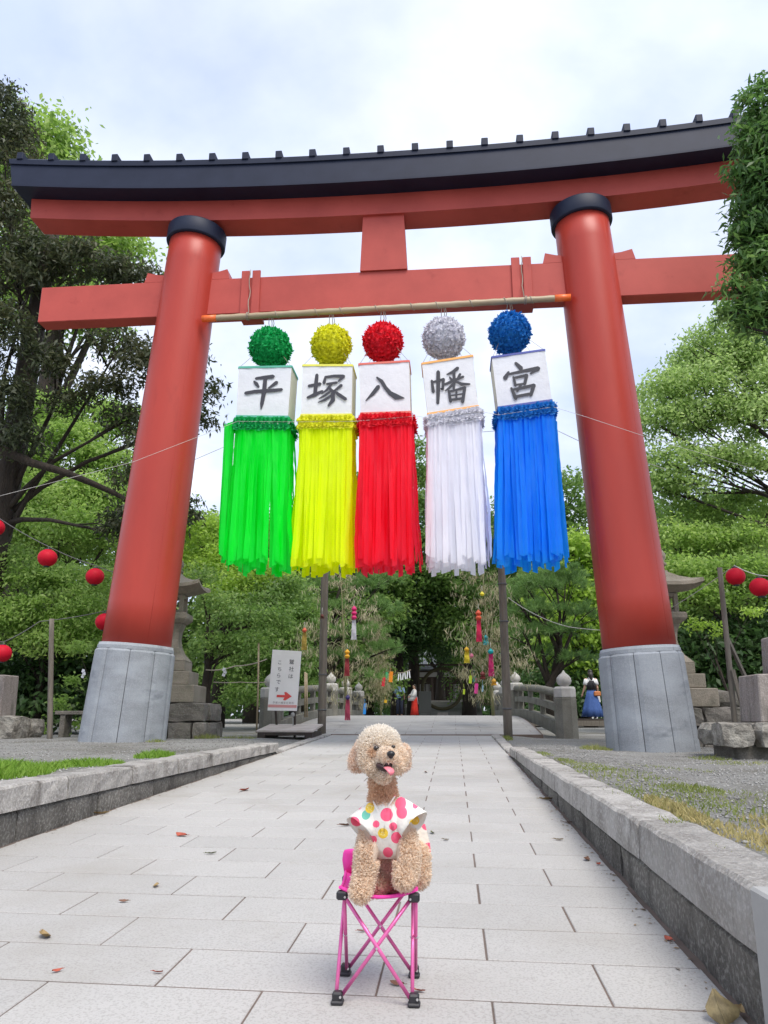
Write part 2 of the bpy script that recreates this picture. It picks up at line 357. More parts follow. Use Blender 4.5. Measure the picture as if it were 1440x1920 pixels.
def railpost(x, y, z, s=1.0, parent=bridge):
    mb = MB(); mb.lathe([(.205*s, -.35), (.205*s, .0), (.2*s, .62*s), (.19*s, .65*s)], (x, y, z), 8, sm=False, ph=math.pi/8); p = mb.build('post', M_concrete, parent)
    mb = MB(); mb.lathe([(.195*s, .652*s), (.198*s, .67*s), (.198*s, .80*s), (.17*s, .835*s)], (x, y, z), 8, sm=False, ph=math.pi/8); mb.build('post_cap', M_cap, p)
    mb = MB(); mb.lathe([(.085*s, .836*s), (.075*s, .85*s), (.115*s, .88*s), (.133*s, .93*s), (.125*s, .985*s), (.085*s, 1.035*s), (.035*s, 1.075*s), (.006, 1.12*s)], (x, y, z), 16); mb.build('finial', M_cap, p)
postsL = [(-3.33, 14.25), (-3.12, 20.0), (-3.12, 22.8), (-3.1, 25.8)]
postsR = [(1.96, 14.2), (1.56, 20.0), (1.48, 22.8), (1.42, 25.8)]
for ps in (postsL, postsR):
    for i, (x, y) in enumerate(ps): railpost(x, y, bz(0, y)-.02, 1.0 if i == 0 else .98)
    for (xa, ya), (xb, yb) in zip(ps[:-1], ps[1:]):
        n = 6
        pt = lambda t, h: Vector((lerp(xa, xb, t), lerp(ya, yb, t), bz(0, lerp(ya, yb, t)) + h))
        mb = MB(); mb.tube([pt(i/n, .66) for i in range(n+1)], .085, 10, el=.9); mb.build('top_rail', M_concrete, bridge)
        for h0, h1, nm, wd in ((.34, .46, 'middle_rail', .13), (-.06, .17, 'bottom_rail', .2)):
            mb = MB(); v = []
            for i in range(n+1):
                for dx_, h in ((-wd/2, h0), (wd/2, h0), (wd/2, h1), (-wd/2, h1)): v.append(pt(i/n, h)+Vector((dx_, 0, 0)))
            mb.add(v, [(i*4+j, i*4+(j+1) % 4, i*4+4+(j+1) % 4, i*4+4+j) for i in range(n) for j in range(4)] + [(0, 1, 2, 3), tuple(n*4+j for j in range(4))]); mb.build(nm, M_concrete, bridge)
        nb_ = max(2, int((yb-ya)/1.2))
        for i in range(1, nb_+1):
            p = pt((i-.5)/nb_, .0); mb = MB(); mb.box(p+Vector((0, 0, .36)), (.10, .16, .5), bev=.01); mb.build('baluster', M_concrete, bridge)
# ground-level approach past the bridge and the steps up to the hall
ap = MB(); ap.box((-.7, 40.2, .50), (6.4, 27, .3)); o = ap.build('far_path', M_deck); tag(o, kind='structure')
# ================================================================== torii
TX, TY = -0.93, 10.5
torii = thing('torii_gate', (TX, TY, .3), 'giant vermilion torii gate with black roof beam and grey stone footings', 'torii gate')
def curve_up(x): return .29*(abs(x-TX)/5.75)**2.2
def beam(sec, x0, x1, name, m, slant=0.0, n=40, rise=True, parent=torii):
    """sweep a (y, z) section along x; the ends lean outward with height"""
    zmin = min(z for y, z in sec); k = len(sec); vs = []
    for i in range(n+1):
        x = lerp(x0, x1, i/n); side = (x-TX)/5.75
        for y, z in sec:
            xx = x + slant*(z-zmin)*side
            vs.append((xx, y, z + (curve_up(x) if rise else 0)))
    mb = MB(); mb.add(vs, [(i*k+j, i*k+(j+1) % k, (i+1)*k+(j+1) % k, (i+1)*k+j) for i in range(n) for j in range(k)] + [tuple(range(k)), tuple(n*k+j for j in reversed(range(k)))])
    return mb.build(name, m, parent)
# pillars, lean slightly inward
pil = []
for sx_, xb, xt, zb in ((-1, -4.475, -3.925, .33), (1, 2.515, 2.105, .24)):
    base = Vector((xb, TY, zb)); top = Vector((xt, TY, 8.19)); ax = (top-base).normalized(); L = (top-base).length
    t0 = (1.63-zb)/(8.19-zb)
    pts = [base+ (top-base)*lerp(t0-.01, 1, i/10) for i in range(11)]
    mb = MB(); mb.tube(pts, [lerp(.468, .402, (i/10)) for i in range(11)], 56, sm=True); p = mb.build('pillar', M_red, torii); pil.append((base, top))
    for an in (1.15*math.pi, 1.72*math.pi):
        pp = [base+(top-base)*lerp(t0, 1, i/8)+Vector((math.cos(an), math.sin(an), 0))*lerp(.4665, .4005, i/8) for i in range(9)]
        MB().tube(pp, .0035, 6).build('weld_seam', M_red, p)
    mb = MB(); mb.lathe([(.404, -.26), (.452, -.258), (.460, -.235), (.460, -.02), (.447, 0), (.3, .002)], top, 48, axis=ax, caps=False); c = mb.build('collar', M_black, torii)
    # stone footing: upright curved blocks with open joints and a thinner ring above
    nb_ = 10; H_ = 1.30/ax.z; off = rng.uniform(0, 1)
    def ring_block(a0, a1, r0b, r0t, rin, z0, z1, seg=6, gap=.004):
        q = Vector((0, 0, 1)).rotation_difference(ax).to_matrix(); vs = []; a0 += gap/.53; a1 -= gap/.53
        for i in range(seg+1):
            a = lerp(a0, a1, i/seg); cs, sn = math.cos(a), math.sin(a); e = .010 if i in (0, seg) else 0
            for r_, z in ((rin, z0), (r0b-e, z0), (r0t-e, z1-.03), (r0t-.025-e, z1), (rin, z1)): vs.append(base + q @ Vector((r_*cs, r_*sn, z)))
        mb = MB(); mb.add(vs, [(i*5+j, i*5+(j+1) % 5, (i+1)*5+(j+1) % 5, (i+1)*5+j) for i in range(seg) for j in range(5)] + [(0, 1, 2, 3, 4), tuple(seg*5+j for j in reversed(range(5)))])
        for i_ in range(len(mb.sm)): mb.sm[i_] = False
        return mb
    foot = MB().lathe([(.50, -.25), (.50, H_+.005)], base, 40, axis=ax).build('footing_core', M_base, torii)
    for i in range(nb_):
        a0 = 2*math.pi*(i+off)/nb_; ring_block(a0, a0+2*math.pi/nb_, .575, .535, .47, -.25, H_-.075).build('footing_stone', M_base, foot)
    for i in range(6):
        a0 = 2*math.pi*(i+off+.3)/6; ring_block(a0, a0+2*math.pi/6, .515, .512, .44, H_-.074, H_).build('footing_ring_stone', M_base, foot)
# lower tie beam and its wedges
NT, NB_ = 7.245, 6.64
mb = MB(); mb.box((TX, TY, (NT+NB_)/2), (10.85, .27, NT-NB_), bev=.008); nuki = mb.build('tie_beam', M_redbeam, torii)
for xc, s in ((-4.0, -1), (-4.0, 1), (2.16, -1), (2.16, 1)):
    x0 = xc+s*.36; x1 = xc+s*.68; x2 = xc+s*.64
    mb = MB(); mb.prism([(x0, NT+.002), (x1, NT+.002), (x2, NT+.17), (lerp(x0, x2, .4), NT+.125), (x0, NT+.115)], TY-.13, TY+.13, lambda u, v, d: (u, d, v)); mb.build('wedge', M_redbeam, torii)
for xc in (-3.02+.05, 1.155):
    for s in (-1, 1):
        mb = MB(); mb.box((xc+s*.085, TY-.137-.015, (NT+.10+NB_-.04)/2), (.125, .035, NT-NB_+.14), bev=.004); mb.build('clamp_board', M_redbeam, torii)
    mb = MB(); mb.box((xc, TY-.02, NB_-.045), (.33, .30, .05), bev=.004); mb.build('clamp_foot', M_redbeam, torii)
# centre strut
mb = MB(); v = [(-1.275, NT-.0), (-.555, NT-.0), (-.60, 8.2), (-1.235, 8.2)]
mb.prism(v, TY-.17, TY+.17, lambda u, v_, d: (u, d, v_)); mb.build('centre_strut', M_redbeam, torii)
# upper red beam and the black roof
beam([(TY-.22, 8.19), (TY+.22, 8.19), (TY+.22, 8.545), (TY-.22, 8.545)], TX-5.72, TX+5.72, 'upper_beam', M_redbeam, .06)
eave = [(TY-.219, 8.547), (TY-.55, 8.535), (TY-.55, 8.57), (TY-.52, 8.578), (TY-.505, 8.965), (TY-.53, 8.97), (TY-.53, 9.06), (TY-.10, 9.42), (TY, 9.45), (TY+.10, 9.42), (TY+.53, 9.06), (TY+.53, 8.97), (TY+.505, 8.965), (TY+.52, 8.578), (TY+.55, 8.57), (TY+.55, 8.535), (TY+.219, 8.547)]
roof = beam(eave, TX-5.9, TX+5.9, 'roof_beam', M_black, .22)
for i in range(23):
    x = TX - 5.83 + i*(11.66/22); z = 9.055 + curve_up(x)
    k = MB(); k.bar((x, TY-.55, z+.05), (x, TY+.55, z+.05), .10, .13, .008); k.build('roof_batten', M_black, roof)
# ================================================================== bamboo pole and cords
M_bamboo = mat('dry_bamboo', (.42, .34, .22), .45, (.34, .26, .16), 5., stretch=(.4, 1, 1))
M_orange = mat('orange_tape', (.85, .16, .03), .4)
M_rope = mat('hemp_cord', (.36, .31, .25), .9)
pa, pb2 = Vector((-3.62, 10.2, 6.475)), Vector((1.80, 10.2, 6.555))
pole = thing('bamboo_pole', pa, 'long bamboo pole with orange taped ends under the red tie beam', 'pole')
pts = [pa.lerp(pb2, i/24) for i in range(25)]
mb = MB(); mb.tube([pa.lerp(pb2, i/60) for i in range(61)], [.044 if i % 3 else .049 for i in range(61)], 12); mb.build('culm', M_bamboo, pole)
for e0, e1 in ((-.005, .035), (.962, 1.004)):
    mb = MB(); mb.tube([pa.lerp(pb2, e0), pa.lerp(pb2, e1)], .052, 14); mb.build('orange_tape', M_orange, pole)
for xc in (-2.97, 1.155):
    mb = MB(); z0 = lerp(pa.z, pb2.z, (xc-pa.x)/(pb2.x-pa.x))
    mb.tube([(xc+.01*math.sin(i*1.7), TY-.19-.02*math.sin(i)-.02, lerp(z0+.05, NT+.08, i/9)) for i in range(10)], .007, 5)
    mb.tube([(xc+.056*math.sin(a)*.2+.01*a/3, pole.location.y+.058*math.cos(a), z0+.058*math.sin(a)) for a in [i*.7 for i in range(20)]], .007, 5); mb.build('lashing', M_rope, pole)
for i in range(9):
    x = lerp(-2.7, 1.5, (i+.5)/9)+rng.uniform(-.1, .1); z0 = lerp(pa.z, pb2.z, (x-pa.x)/(pb2.x-pa.x)); mb = MB()
    mb.tube([(x+.02*a, 10.2+.053*math.cos(a*1.3), z0+.053*math.sin(a*1.3)) for a in [j*.5 for j in range(12)]], .006, 5); mb.build('binding', M_rope, pole)
# ================================================================== five tanabata streamers
def glossy(name, c, tr):
    m, t, b = newmat(name); P = coords(t, 'obj'); b.inputs['Base Color'].default_value = rgba(c); b.inputs['Roughness'].default_value = .32
    b.inputs['Specular IOR Level'].default_value = .35
    n = nd(t, 'ShaderNodeTexNoise', Scale=7, Detail=4, Roughness=.6, Distortion=.8); t.links.new(P, n.inputs['Vector'])
    bp = nd(t, 'ShaderNodeBump', Strength=.32, Distance=.05); t.links.new(n.outputs['Fac'], bp.inputs['Height']); t.links.new(bp.outputs[0], b.inputs['Normal'])
    tl = nd(t, 'ShaderNodeBsdfTranslucent'); tl.inputs['Color'].default_value = rgba(tr)
    ms = nd(t, 'ShaderNodeMixShader'); ms.inputs[0].default_value = .55
    t.links.new(b.outputs[0], ms.inputs[1]); t.links.new(tl.outputs[0], ms.inputs[2]); t.links.new(ms.outputs[0], t.nodes['Material Output'].inputs['Surface']); return m
M_cloth = mat('white_banner_cloth', (.88, .89, .92), .75, (.83, .84, .88), 3., bump=(4, .3, .06), trans=.3)
M_cream = mat('cream_banner_cloth', (.80, .78, .66), .75, trans=.4)
M_ink = mat('ink', (.035, .035, .045), .6)
GLY = {
 'hei': ((245, 465), (600, 465), (238, 822), [[(365, 552, 16), (420, 546, 22), (480, 540, 24)], [(352, 572, 10), (368, 590, 22), (384, 612, 14)], [(505, 582, 22), (480, 602, 18), (450, 622, 8)], [(298, 656, 20), (360, 645, 22), (480, 638, 22), (542, 632, 18)], [(428, 552, 22), (424, 640, 26), (412, 730, 22), (408, 768, 6)]]),
 'tsuka': ((692, 462), (1040, 462), (682, 815), [[(737, 612, 18), (815, 598, 20)], [(792, 536, 20), (786, 600, 24), (780, 664, 22)], [(728, 692, 14), (780, 672, 24), (832, 648, 14)], [(852, 548, 12), (842, 592, 20)], [(852, 552, 16), (910, 544, 18), (975, 546, 22)], [(978, 546, 22), (940, 582, 8)], [(862, 600, 14), (930, 590, 16)], [(895, 598, 16), (862, 640, 14), (826, 668, 6)], [(876, 622, 12), (904, 655, 22), (905, 710, 26), (872, 750, 12)], [(890, 648, 12), (850, 678, 14), (808, 700, 6)], [(898, 676, 14), (850, 708, 16), (803, 726, 6)], [(962, 610, 20), (935, 632, 16), (908, 650, 8)], [(908, 645, 10), (945, 675, 22), (992, 706, 20)]]),
 'hachi': ((1083, 452), (1430, 430), (1093, 802), [[(1218, 612, 24), (1180, 660, 22), (1130, 710, 5)], [(1208, 550, 12), (1240, 575, 22), (1268, 620, 22), (1300, 656, 26), (1340, 678, 34), (1396, 686, 6)]]),
 'hata': ((190, 455), (538, 392), (228, 795), [[(302, 512, 22), (302, 620, 24), (298, 718, 18)], [(258, 572, 14), (268, 645, 20)], [(262, 582, 12), (340, 560, 16)], [(338, 560, 18), (332, 628, 16), (318, 622, 6)], [(436, 484, 20), (400, 512, 18), (362, 528, 8)], [(380, 545, 10), (400, 570, 16)], [(452, 524, 16), (430, 562, 10)], [(350, 594, 14), (410, 566, 16), (474, 540, 14)], [(410, 508, 16), (412, 566, 18), (408, 622, 14)], [(404, 590, 14), (376, 618, 14), (348, 638, 6)], [(420, 572, 10), (462, 590, 20), (518, 588, 10)], [(374, 636, 14), (386, 706, 18)], [(374, 642, 14), (430, 628, 14), (486, 612, 18)], [(484, 612, 18), (468, 706, 20)], [(384, 696, 14), (466, 684, 14)], [(386, 668, 10), (470, 654, 10)], [(426, 630, 12), (426, 690, 12)]]),
 'miya': ((675, 405), (1035, 350), (720, 758), [[(838, 450, 18), (874, 486, 28)], [(790, 512, 14), (766, 554, 28)], [(786, 528, 14), (880, 506, 18), (990, 484, 26)], [(990, 486, 28), (936, 522, 8)], [(822, 545, 12), (836, 604, 18)], [(824, 552, 14), (914, 532, 18)], [(912, 532, 20), (898, 594, 18)], [(836, 600, 12), (898, 590, 12)], [(872, 600, 14), (848, 642, 14)], [(808, 622, 14), (838, 690, 24)], [(812, 634, 14), (890, 618, 18), (962, 600, 20)], [(960, 602, 22), (938, 668, 20)], [(836, 680, 18), (944, 658, 18)]]),
}
def rosette(mb, c, nrm, r, rg, petals=9):
    nrm = Vector(nrm).normalized(); a = nrm.orthogonal().normalized(); b = nrm.cross(a)
    for layer, (rr, h, k) in enumerate(((1.0, .15, petals), (.66, .45, petals-2), (.3, .6, 4))):
        ph = rg.uniform(0, 6.3)
        for i in range(k):
            t0 = ph+2*math.pi*i/k; t1 = t0+2*math.pi/k*1.15; tm = (t0+t1)/2; q = r*rr*rg.uniform(.8, 1.2); hh = r*h*rg.uniform(.7, 1.4)
            d = lambda t: a*math.cos(t)+b*math.sin(t)
            mb.add([Vector(c), Vector(c)+d(t0)*q*.8+nrm*hh*rg.uniform(.5, 1.3), Vector(c)+d(tm)*q+nrm*hh*rg.uniform(.8, 1.6), Vector(c)+d(t1)*q*.8+nrm*hh*rg.uniform(.5, 1.3)], [(0, 1, 2, 3)])
def strip_mesh(seed, n=22):
    rg = random.Random(seed); vs = []; a = rg.uniform(0, 6); tw = rg.uniform(-.5, .5)
    for i in range(n+1):
        t = i/n; y = .16*math.sin(a+t*5)*t + rg.uniform(-.05, .05); dxx = .12*math.sin(a*2+t*4)*t
        wv = rg.uniform(.94, 1.04); yaw = tw*math.sin(t*4+a) + rg.uniform(-.05, .05); crease = rg.uniform(.03, .12)
        c_, s_ = math.cos(yaw)*wv*.5, math.sin(yaw)*.5
        tip = (rg.uniform(-.01, .012) if i == n else 0)
        vs += [(dxx-c_, y-s_, -t), (dxx, y-crease, -t+tip), (dxx+c_, y+s_, -t+tip*2)]
    return np_mesh('strip', np.array(vs), np.array([(i*3+j, i*3+j+1, i*3+4+j, i*3+3+j) for i in range(n) for j in (0, 1)]))
STRIPS = [strip_mesh(i) for i in range(8)]
rg0 = random.Random(3)
def flower_ball():
    mb = MB(); n = 190
    mb.ball((0, 0, 0), .90, 20, 14)
    for i in range(n):
        z = 1-2*(i+.5)/n; r_ = math.sqrt(1-z*z); p = i*2.39996
        nn = Vector((r_*math.cos(p), r_*math.sin(p), z)) + Vector([rg0.uniform(-.06, .06) for _ in range(3)]); nn.normalize()
        rosette(mb, nn*.86, nn, .19*rg0.uniform(.85, 1.2), rg0)
    return mb.mesh('flower_ball')
BALL = flower_ball()
YS = 10.1
DATA = [
 ('hei', 'green', (507, 653, 43), (448, 688), (547, 686), (443, 782), (540, 783), (419, 546, 1062), .012, (.0, .86, .05), (0.04, 1., .10), (.0, .46, .11)),
 ('tsuka', 'yellow', (621, 648, 41), (568, 684), (661, 684), (564, 780), (659, 779), (549, 659, 1064), .0, (.86, 1., .0), (.95, 1., .0), (.88, .88, .03)),
 ('hachi', 'red', (718, 642, 40), (673, 682), (767, 676), (676, 777), (770, 774), (667, 784, 1064), -.004, (.97, .012, .045), (1., .06, .11), (.90, .012, .035)),
 ('hata', 'white', (832, 635, 42), (791, 681), (886, 666), (802, 778), (897, 763), (800, 916, 1060), -.01, (.90, .90, .98), (1., 1., 1.), (.80, .80, .86)),
 ('miya', 'blue', (956, 625, 42), (922, 669), (1021, 655), (934, 766), (1035, 752), (932, 1064, 1054), -.02, (.01, .29, .96), (.02, .45, 1.), (.01, .22, .66))]
LAB = {'green': 'green tanabata streamer with flower ball, leftmost of the five', 'yellow': 'yellow tanabata streamer with flower ball between green and red ones', 'red': 'red tanabata streamer with flower ball, middle of the five', 'white': 'white tanabata streamer with grey flower ball between red and blue ones', 'blue': 'blue tanabata streamer with flower ball, rightmost of the five'}
EDGE = {'green': (.1, .42, .3), 'yellow': (.75, .72, .1), 'red': (.7, .16, .12), 'white': (.85, .42, .12), 'blue': (.08, .1, .35)}
for gi, (gl, cn, ball, tl, tr, bl, br, bot, yaw, cs, ctr, cf) in enumerate(DATA):
    rg = random.Random(40+gi)
    Ms = glossy(cn+'_vinyl', cs, ctr); Mf = mat(cn+'_paper_flowers', cf, .75, trans=.25, rnd=0, c2=tuple(c*.75 for c in cf), vscale=14); Me = mat(cn+'_edge', EDGE[cn], .6)
    TL, TR, BL, BR = A(*tl, YS), A(*tr, YS), A(*bl, YS), A(*br, YS)
    root = thing('tanabata_streamer', (TL+TR)/2, LAB[cn], 'streamer', 'tanabata streamers hung from the bamboo pole')
    dep = .44; back = Vector((0, dep, 0)); rt = (TR-TL); dn = (BL-TL); W = rt.length
    q = lambda u, v, d=0: TL + (TR-TL)*u*(1-v) + (BR-BL)*u*v + (BL-TL)*v + back*d
    # cloth panels, gently puckered
    def panel(fn, name, m, nu=8, nv=8, amp=.006):
        mb = MB(); vs = [fn(i/nu, j/nv) for j in range(nv+1) for i in range(nu+1)]
        vs = [Vector(p) + Vector((0, rg.uniform(-amp, amp), 0)) for p in vs]
        mb.add(vs, [(j*(nu+1)+i, j*(nu+1)+i+1, (j+1)*(nu+1)+i+1, (j+1)*(nu+1)+i) for j in range(nv) for i in range(nu)], True); return mb.build(name, m, root)
    front = panel(lambda u, v: q(u, v, 0), 'front_panel', M_cloth)
    panel(lambda u, v: q(u, v, 1), 'back_panel', M_cloth); panel(lambda u, v: q(0, v, u), 'side_panel', M_cream, amp=.002); panel(lambda u, v: q(1, v, u), 'side_panel', M_cream, amp=.002)
    for v0 in (0.012, .985):
        mb = MB()
        for a_, b_ in ((q(0, v0), q(1, v0)), (q(1, v0), q(1, v0, 1)), (q(1, v0, 1), q(0, v0, 1)), (q(0, v0, 1), q(0, v0))): mb.bar(a_, b_, .022, .03)
        mb.build('edge_band', Me, root)
    # brushed character
    tl_, tr_, bl_, st = GLY[gl]; mb = MB(); T0 = Vector(tl_); ux = Vector(tr_)-T0; vx = Vector(bl_)-T0; det = ux.x*vx.y-ux.y*vx.x
    def uv(x, y):
        d = Vector((x, y))-T0; return ((d.x*vx.y-d.y*vx.x)/det, (ux.x*d.y-ux.y*d.x)/det)
    for si, s_ in enumerate(st):
        P = [Vector((x, y)) for x, y, w_ in s_]; Wd = [w_*.58 for *_, w_ in s_]
        PP, WW = [], []
        for i in range(len(P)-1):
            for k in range(5): PP.append(P[i].lerp(P[i+1], k/5)); WW.append(lerp(Wd[i], Wd[i+1], k/5))
        PP.append(P[-1]); WW.append(Wd[-1]); d0 = (PP[1]-PP[0]).normalized(); d1 = (PP[-1]-PP[-2]).normalized()
        PP = [PP[0]-d0*WW[0]*.8] + PP + [PP[-1]+d1*WW[-1]*.8]; WW = [WW[0]*.35] + WW + [WW[-1]*.3]; vs = []
        for i, p in enumerate(PP):
            t = (PP[min(i+1, len(PP)-1)]-PP[max(i-1, 0)]).normalized(); n_ = Vector((-t.y, t.x))
            for sg in (-1, 1):
                u, v = uv(*(p+n_*WW[i]*sg)); vs.append(q(u, v, 0)+Vector((0, -.012-.0006*si, 0)))
        mb.add(vs, [(i*2, i*2+1, i*2+3, i*2+2) for i in range(len(PP)-1)])
    mb.build('lettering', M_ink, front)
    # ball of paper flowers on its cord
    bc = A(ball[0], ball[1], YS+dep*.4); rb = ball[2]*(YS+.2)*1.03/1442*1.04
    o = link('flower_ball', BALL, root, bc, Mf); o.scale = (rb, rb, rb*.97); o.rotation_euler = (rg.uniform(0, 6), rg.uniform(0, 6), rg.uniform(0, 6)); tag(o, kind='stuff')
    zp = lerp(pa.z, pb2.z, (bc.x-pa.x)/(pb2.x-pa.x))
    for k in (-.03, .02, .05): MB().tube([(bc.x+k*.3, bc.y, bc.z+rb*.8), (bc.x+k, (bc.y+10.2)/2, bc.z+rb+.06), (bc.x+k*.6, 10.2, zp-.03)], .006, 5).build('cord', M_rope, root)
    for u in (.02, .98):
        for d in (0, 1): MB().tube([q(u, 0, d), Vector((lerp(bc.x, q(u, 0, d).x, .55), lerp(bc.y, q(u, 0, d).y, .55), bc.z-rb*.45))], .003, 4).build('cord', M_rope, root)
    # flower bands under the box
    mb = MB(); dz = (BL-TL).normalized()
    for row in range(2):
        for face in range(4):
            nfl = 12 if face in (0, 2) else 7
            for i in range(nfl):
                t = (i+.5+rg.uniform(-.2, .2))/nfl
                if face == 0: p, nn = q(t, 1, 0)+Vector((0, -.02, 0)), Vector((0, -1, .1))
                elif face == 2: p, nn = q(t, 1, 1)+Vector((0, .02, 0)), Vector((0, 1, .1))
                elif face == 1: p, nn = q(1, 1, t)+Vector((.02, 0, 0)), Vector((1, 0, .1))
                else: p, nn = q(0, 1, t)+Vector((-.02, 0, 0)), Vector((-1, 0, .1))
                rosette(mb, p+dz*(.055+.095*row), nn, .062*rg.uniform(.9, 1.15), rg, 8)
    tag(mb.build('flower_band', Mf, root), kind='stuff')
    # strips
    x0b, x1b, yb = bot; B0, B1 = A(x0b, yb, YS-.12), A(x1b, yb-2, YS-.12)
    top0, top1 = q(0, 1)+dz*.10, q(1, 1)+dz*.10
    def strip(tp, bp, wdt, nrm):
        ax_ = (tp-bp); wid = nrm.cross(ax_).normalized(); nr = ax_.cross(wid).normalized()
        o = bpy.data.objects.new('strip', rg.choice(STRIPS)); COL.objects.link(o); o.parent = root
        if len(o.data.materials) == 0: o.data.materials.append(Ms)
        o.material_slots[0].link = 'OBJECT'; o.material_slots[0].material = Ms
        M4 = Matrix.Identity(4)
        for r_ in range(3): M4[r_][0] = wid[r_]*wdt*rg.choice((-1, 1)); M4[r_][1] = nr[r_]*.12; M4[r_][2] = ax_[r_]; M4[r_][3] = tp[r_]-root.location[r_]
        o.matrix_local = M4
    nf = 15; flare = .05
    for layer, (ya, yb_, n_) in enumerate(((-.015, -.0, nf), (.035, .10, nf-3), (dep, dep+.2, nf-2))):
        for i in range(n_):
            t = (i+.5)/n_
            if cn == 'green' and layer == 0 and i == 0: continue
            tp = top0.lerp(top1, t)+Vector((rg.uniform(-.012, .012), ya+rg.uniform(-.006, .006), rg.uniform(-.01, .01)))
            bp = B0.lerp(B1, t)+Vector((rg.uniform(-.03, .03), yb_+rg.uniform(-.03, .03), rg.uniform(-.01, .13) if layer == 0 else rg.uniform(-.04, .06)))
            strip(tp, bp, W/n_*rg.uniform(1.15, 1.5), Vector((0, -1, 0)))
    for side, tA, bA in ((-1, top0, B0), (1, top1, B1)):
        for i in range(7):
            t = (i+.5)/7; tp = tA+Vector((side*.01, dep*t, rg.uniform(-.02, .02))); bp = bA+Vector((side*rg.uniform(-.02, .05), (dep+.15)*t, rg.uniform(-.02, .14)))
            strip(tp, bp, .08, Vector((side, 0, 0)))
    if cn == 'green':
        for k, (x, yt, xb_, yb2) in enumerate(((437, 792, 408, 1032), (425, 796, 414, 1030), (430, 792, 416, 1045))): strip(A(x, yt, YS-.01*k), A(xb_, yb2, YS-.05*k), .065, Vector((.5, -1, 0)))
        mb = MB(); mb.bar(A(420, 795, YS), A(447, 795, YS), .012, .012); mb.build('edge_band', Me, root)
    if cn == 'blue':
        strip(A(1040, 790, YS+.3), A(1066, 1042, YS+.2), .08, Vector((.3, -1, 0)))
# ================================================================== folding stool
M_pinkrod = mat('pink_anodised_rod', (.80, .17, .42), .26, (.72, .14, .37), 30., metal=.35)
M_pinkcloth = mat('pink_canvas', (.88, .06, .40), .8, (.78, .045, .34), 25., bump=(500, .2, .002))
M_blackpl = mat('black_plastic', (.02, .02, .024), .45)
M_steel = mat('rivet_steel', (.7, .7, .7), .3, metal=1)
ST = [Vector((-.276, 2.0, .290)), Vector((-.104, 2.0, .288)), Vector((-.112, 2.185, .288)), Vector((-.288, 2.185, .290))]     # upper corners FL FR BR BL
SF = [Vector((-.284, 2.0, .051)), Vector((-.106, 2.0, .051)), Vector((-.115, 2.188, .056)), Vector((-.291, 2.188, .056))]     # feet
stool = thing('folding_stool', (-.197, 2.09, .053), 'small pink folding stool with crossed rods and black feet under the poodle', 'stool')
cen = sum(SF, Vector())/4
for i in range(4):
    j = (i+1) % 4; nrm = (((SF[i]+SF[j])/2)-cen); nrm.z = 0; nrm.normalize()
    for a, b, o_ in ((ST[i], SF[j], .004), (ST[j], SF[i], -.004)):
        d = (SF[j]-SF[i]).normalized(); sg = 1 if a is ST[i] else -1
        p0 = a+nrm*o_+d*sg*.010+Vector((0, 0, -.016)); p1 = b+nrm*o_-d*sg*.010+Vector((0, 0, .018))
        mb = MB(); mb.tube([p0, p1], .0046, 12); mb.build('rod', M_pinkrod, stool)
    m_ = ((ST[i]+SF[j])/2+(ST[j]+SF[i])/2)/2
    mb = MB(); mb.tube([m_-nrm*.010, m_+nrm*.010], .0026, 8); mb.build('rivet', M_steel, stool)
for p in SF:
    mb = MB(); mb.box(p+Vector((0, 0, .014)), (.024, .023, .025), bev=.004); mb.box(p+Vector((0, -.002, .005)), (.029, .028, .009), bev=.003); f = mb.build('foot', M_blackpl, stool)
    mb = MB(); mb.tube([p+Vector((.008, -.0125, .018)), p+Vector((.008, -.0160, .018))], .0028, 8); mb.build('rivet', M_steel, f)
for k, p in enumerate(ST):
    mb = MB(); mb.box(p+Vector((0, 0, -.008)), (.027, .022, .020), bev=.004); f = mb.build('corner_joint', M_blackpl, stool)
    mb = MB(); mb.tube([p+Vector((.008 if k in (0, 3) else -.008, -.011, -.010)), p+Vector((.008 if k in (0, 3) else -.008, -.0145, -.010))], .0026, 8); mb.build('rivet', M_steel, f)
n = 16; vs = []
for j in range(n+1):
    for i in range(n+1):
        u, v = i/n, j/n; p = ST[0].lerp(ST[1], u).lerp(ST[3].lerp(ST[2], u), v); cx, cy = abs(2*u-1), abs(2*v-1)
        sag = .034*(1-cx**2.2)*(.55+.45*(1-cy**2)) + .012*(1-cy**2)*(cx**2)
        e = 1.06 + .0*cx; p = Vector((cen.x+(p.x-cen.x)*e, cen.y+(p.y-cen.y)*e, p.z+.010-sag)); vs.append(p)
me = MB().add(vs, [(j*(n+1)+i, j*(n+1)+i+1, (j+1)*(n+1)+i+1, (j+1)*(n+1)+i) for j in range(n) for i in range(n)], True)
seat = me.build('seat', M_pinkcloth, stool); md = seat.modifiers.new('thickness', 'SOLIDIFY'); md.thickness = .004; md.offset = 0
hem = MB()
for i in range(4):
    j = (i+1) % 4; e = 1.06; pts = []
    for k in range(13):
        t = k/12; p = ST[i].lerp(ST[j], t); c_ = abs(2*t-1)
        sag = .034*(1-c_**2.2)*.55 if i % 2 == 0 else .012*(1-c_**2)
        pts.append(Vector((cen.x+(p.x-cen.x)*e, cen.y+(p.y-cen.y)*e, p.z+.010-sag)))
    hem.tube(pts, .0042, 8)
hem.build('seat_hem', M_pinkcloth, stool)
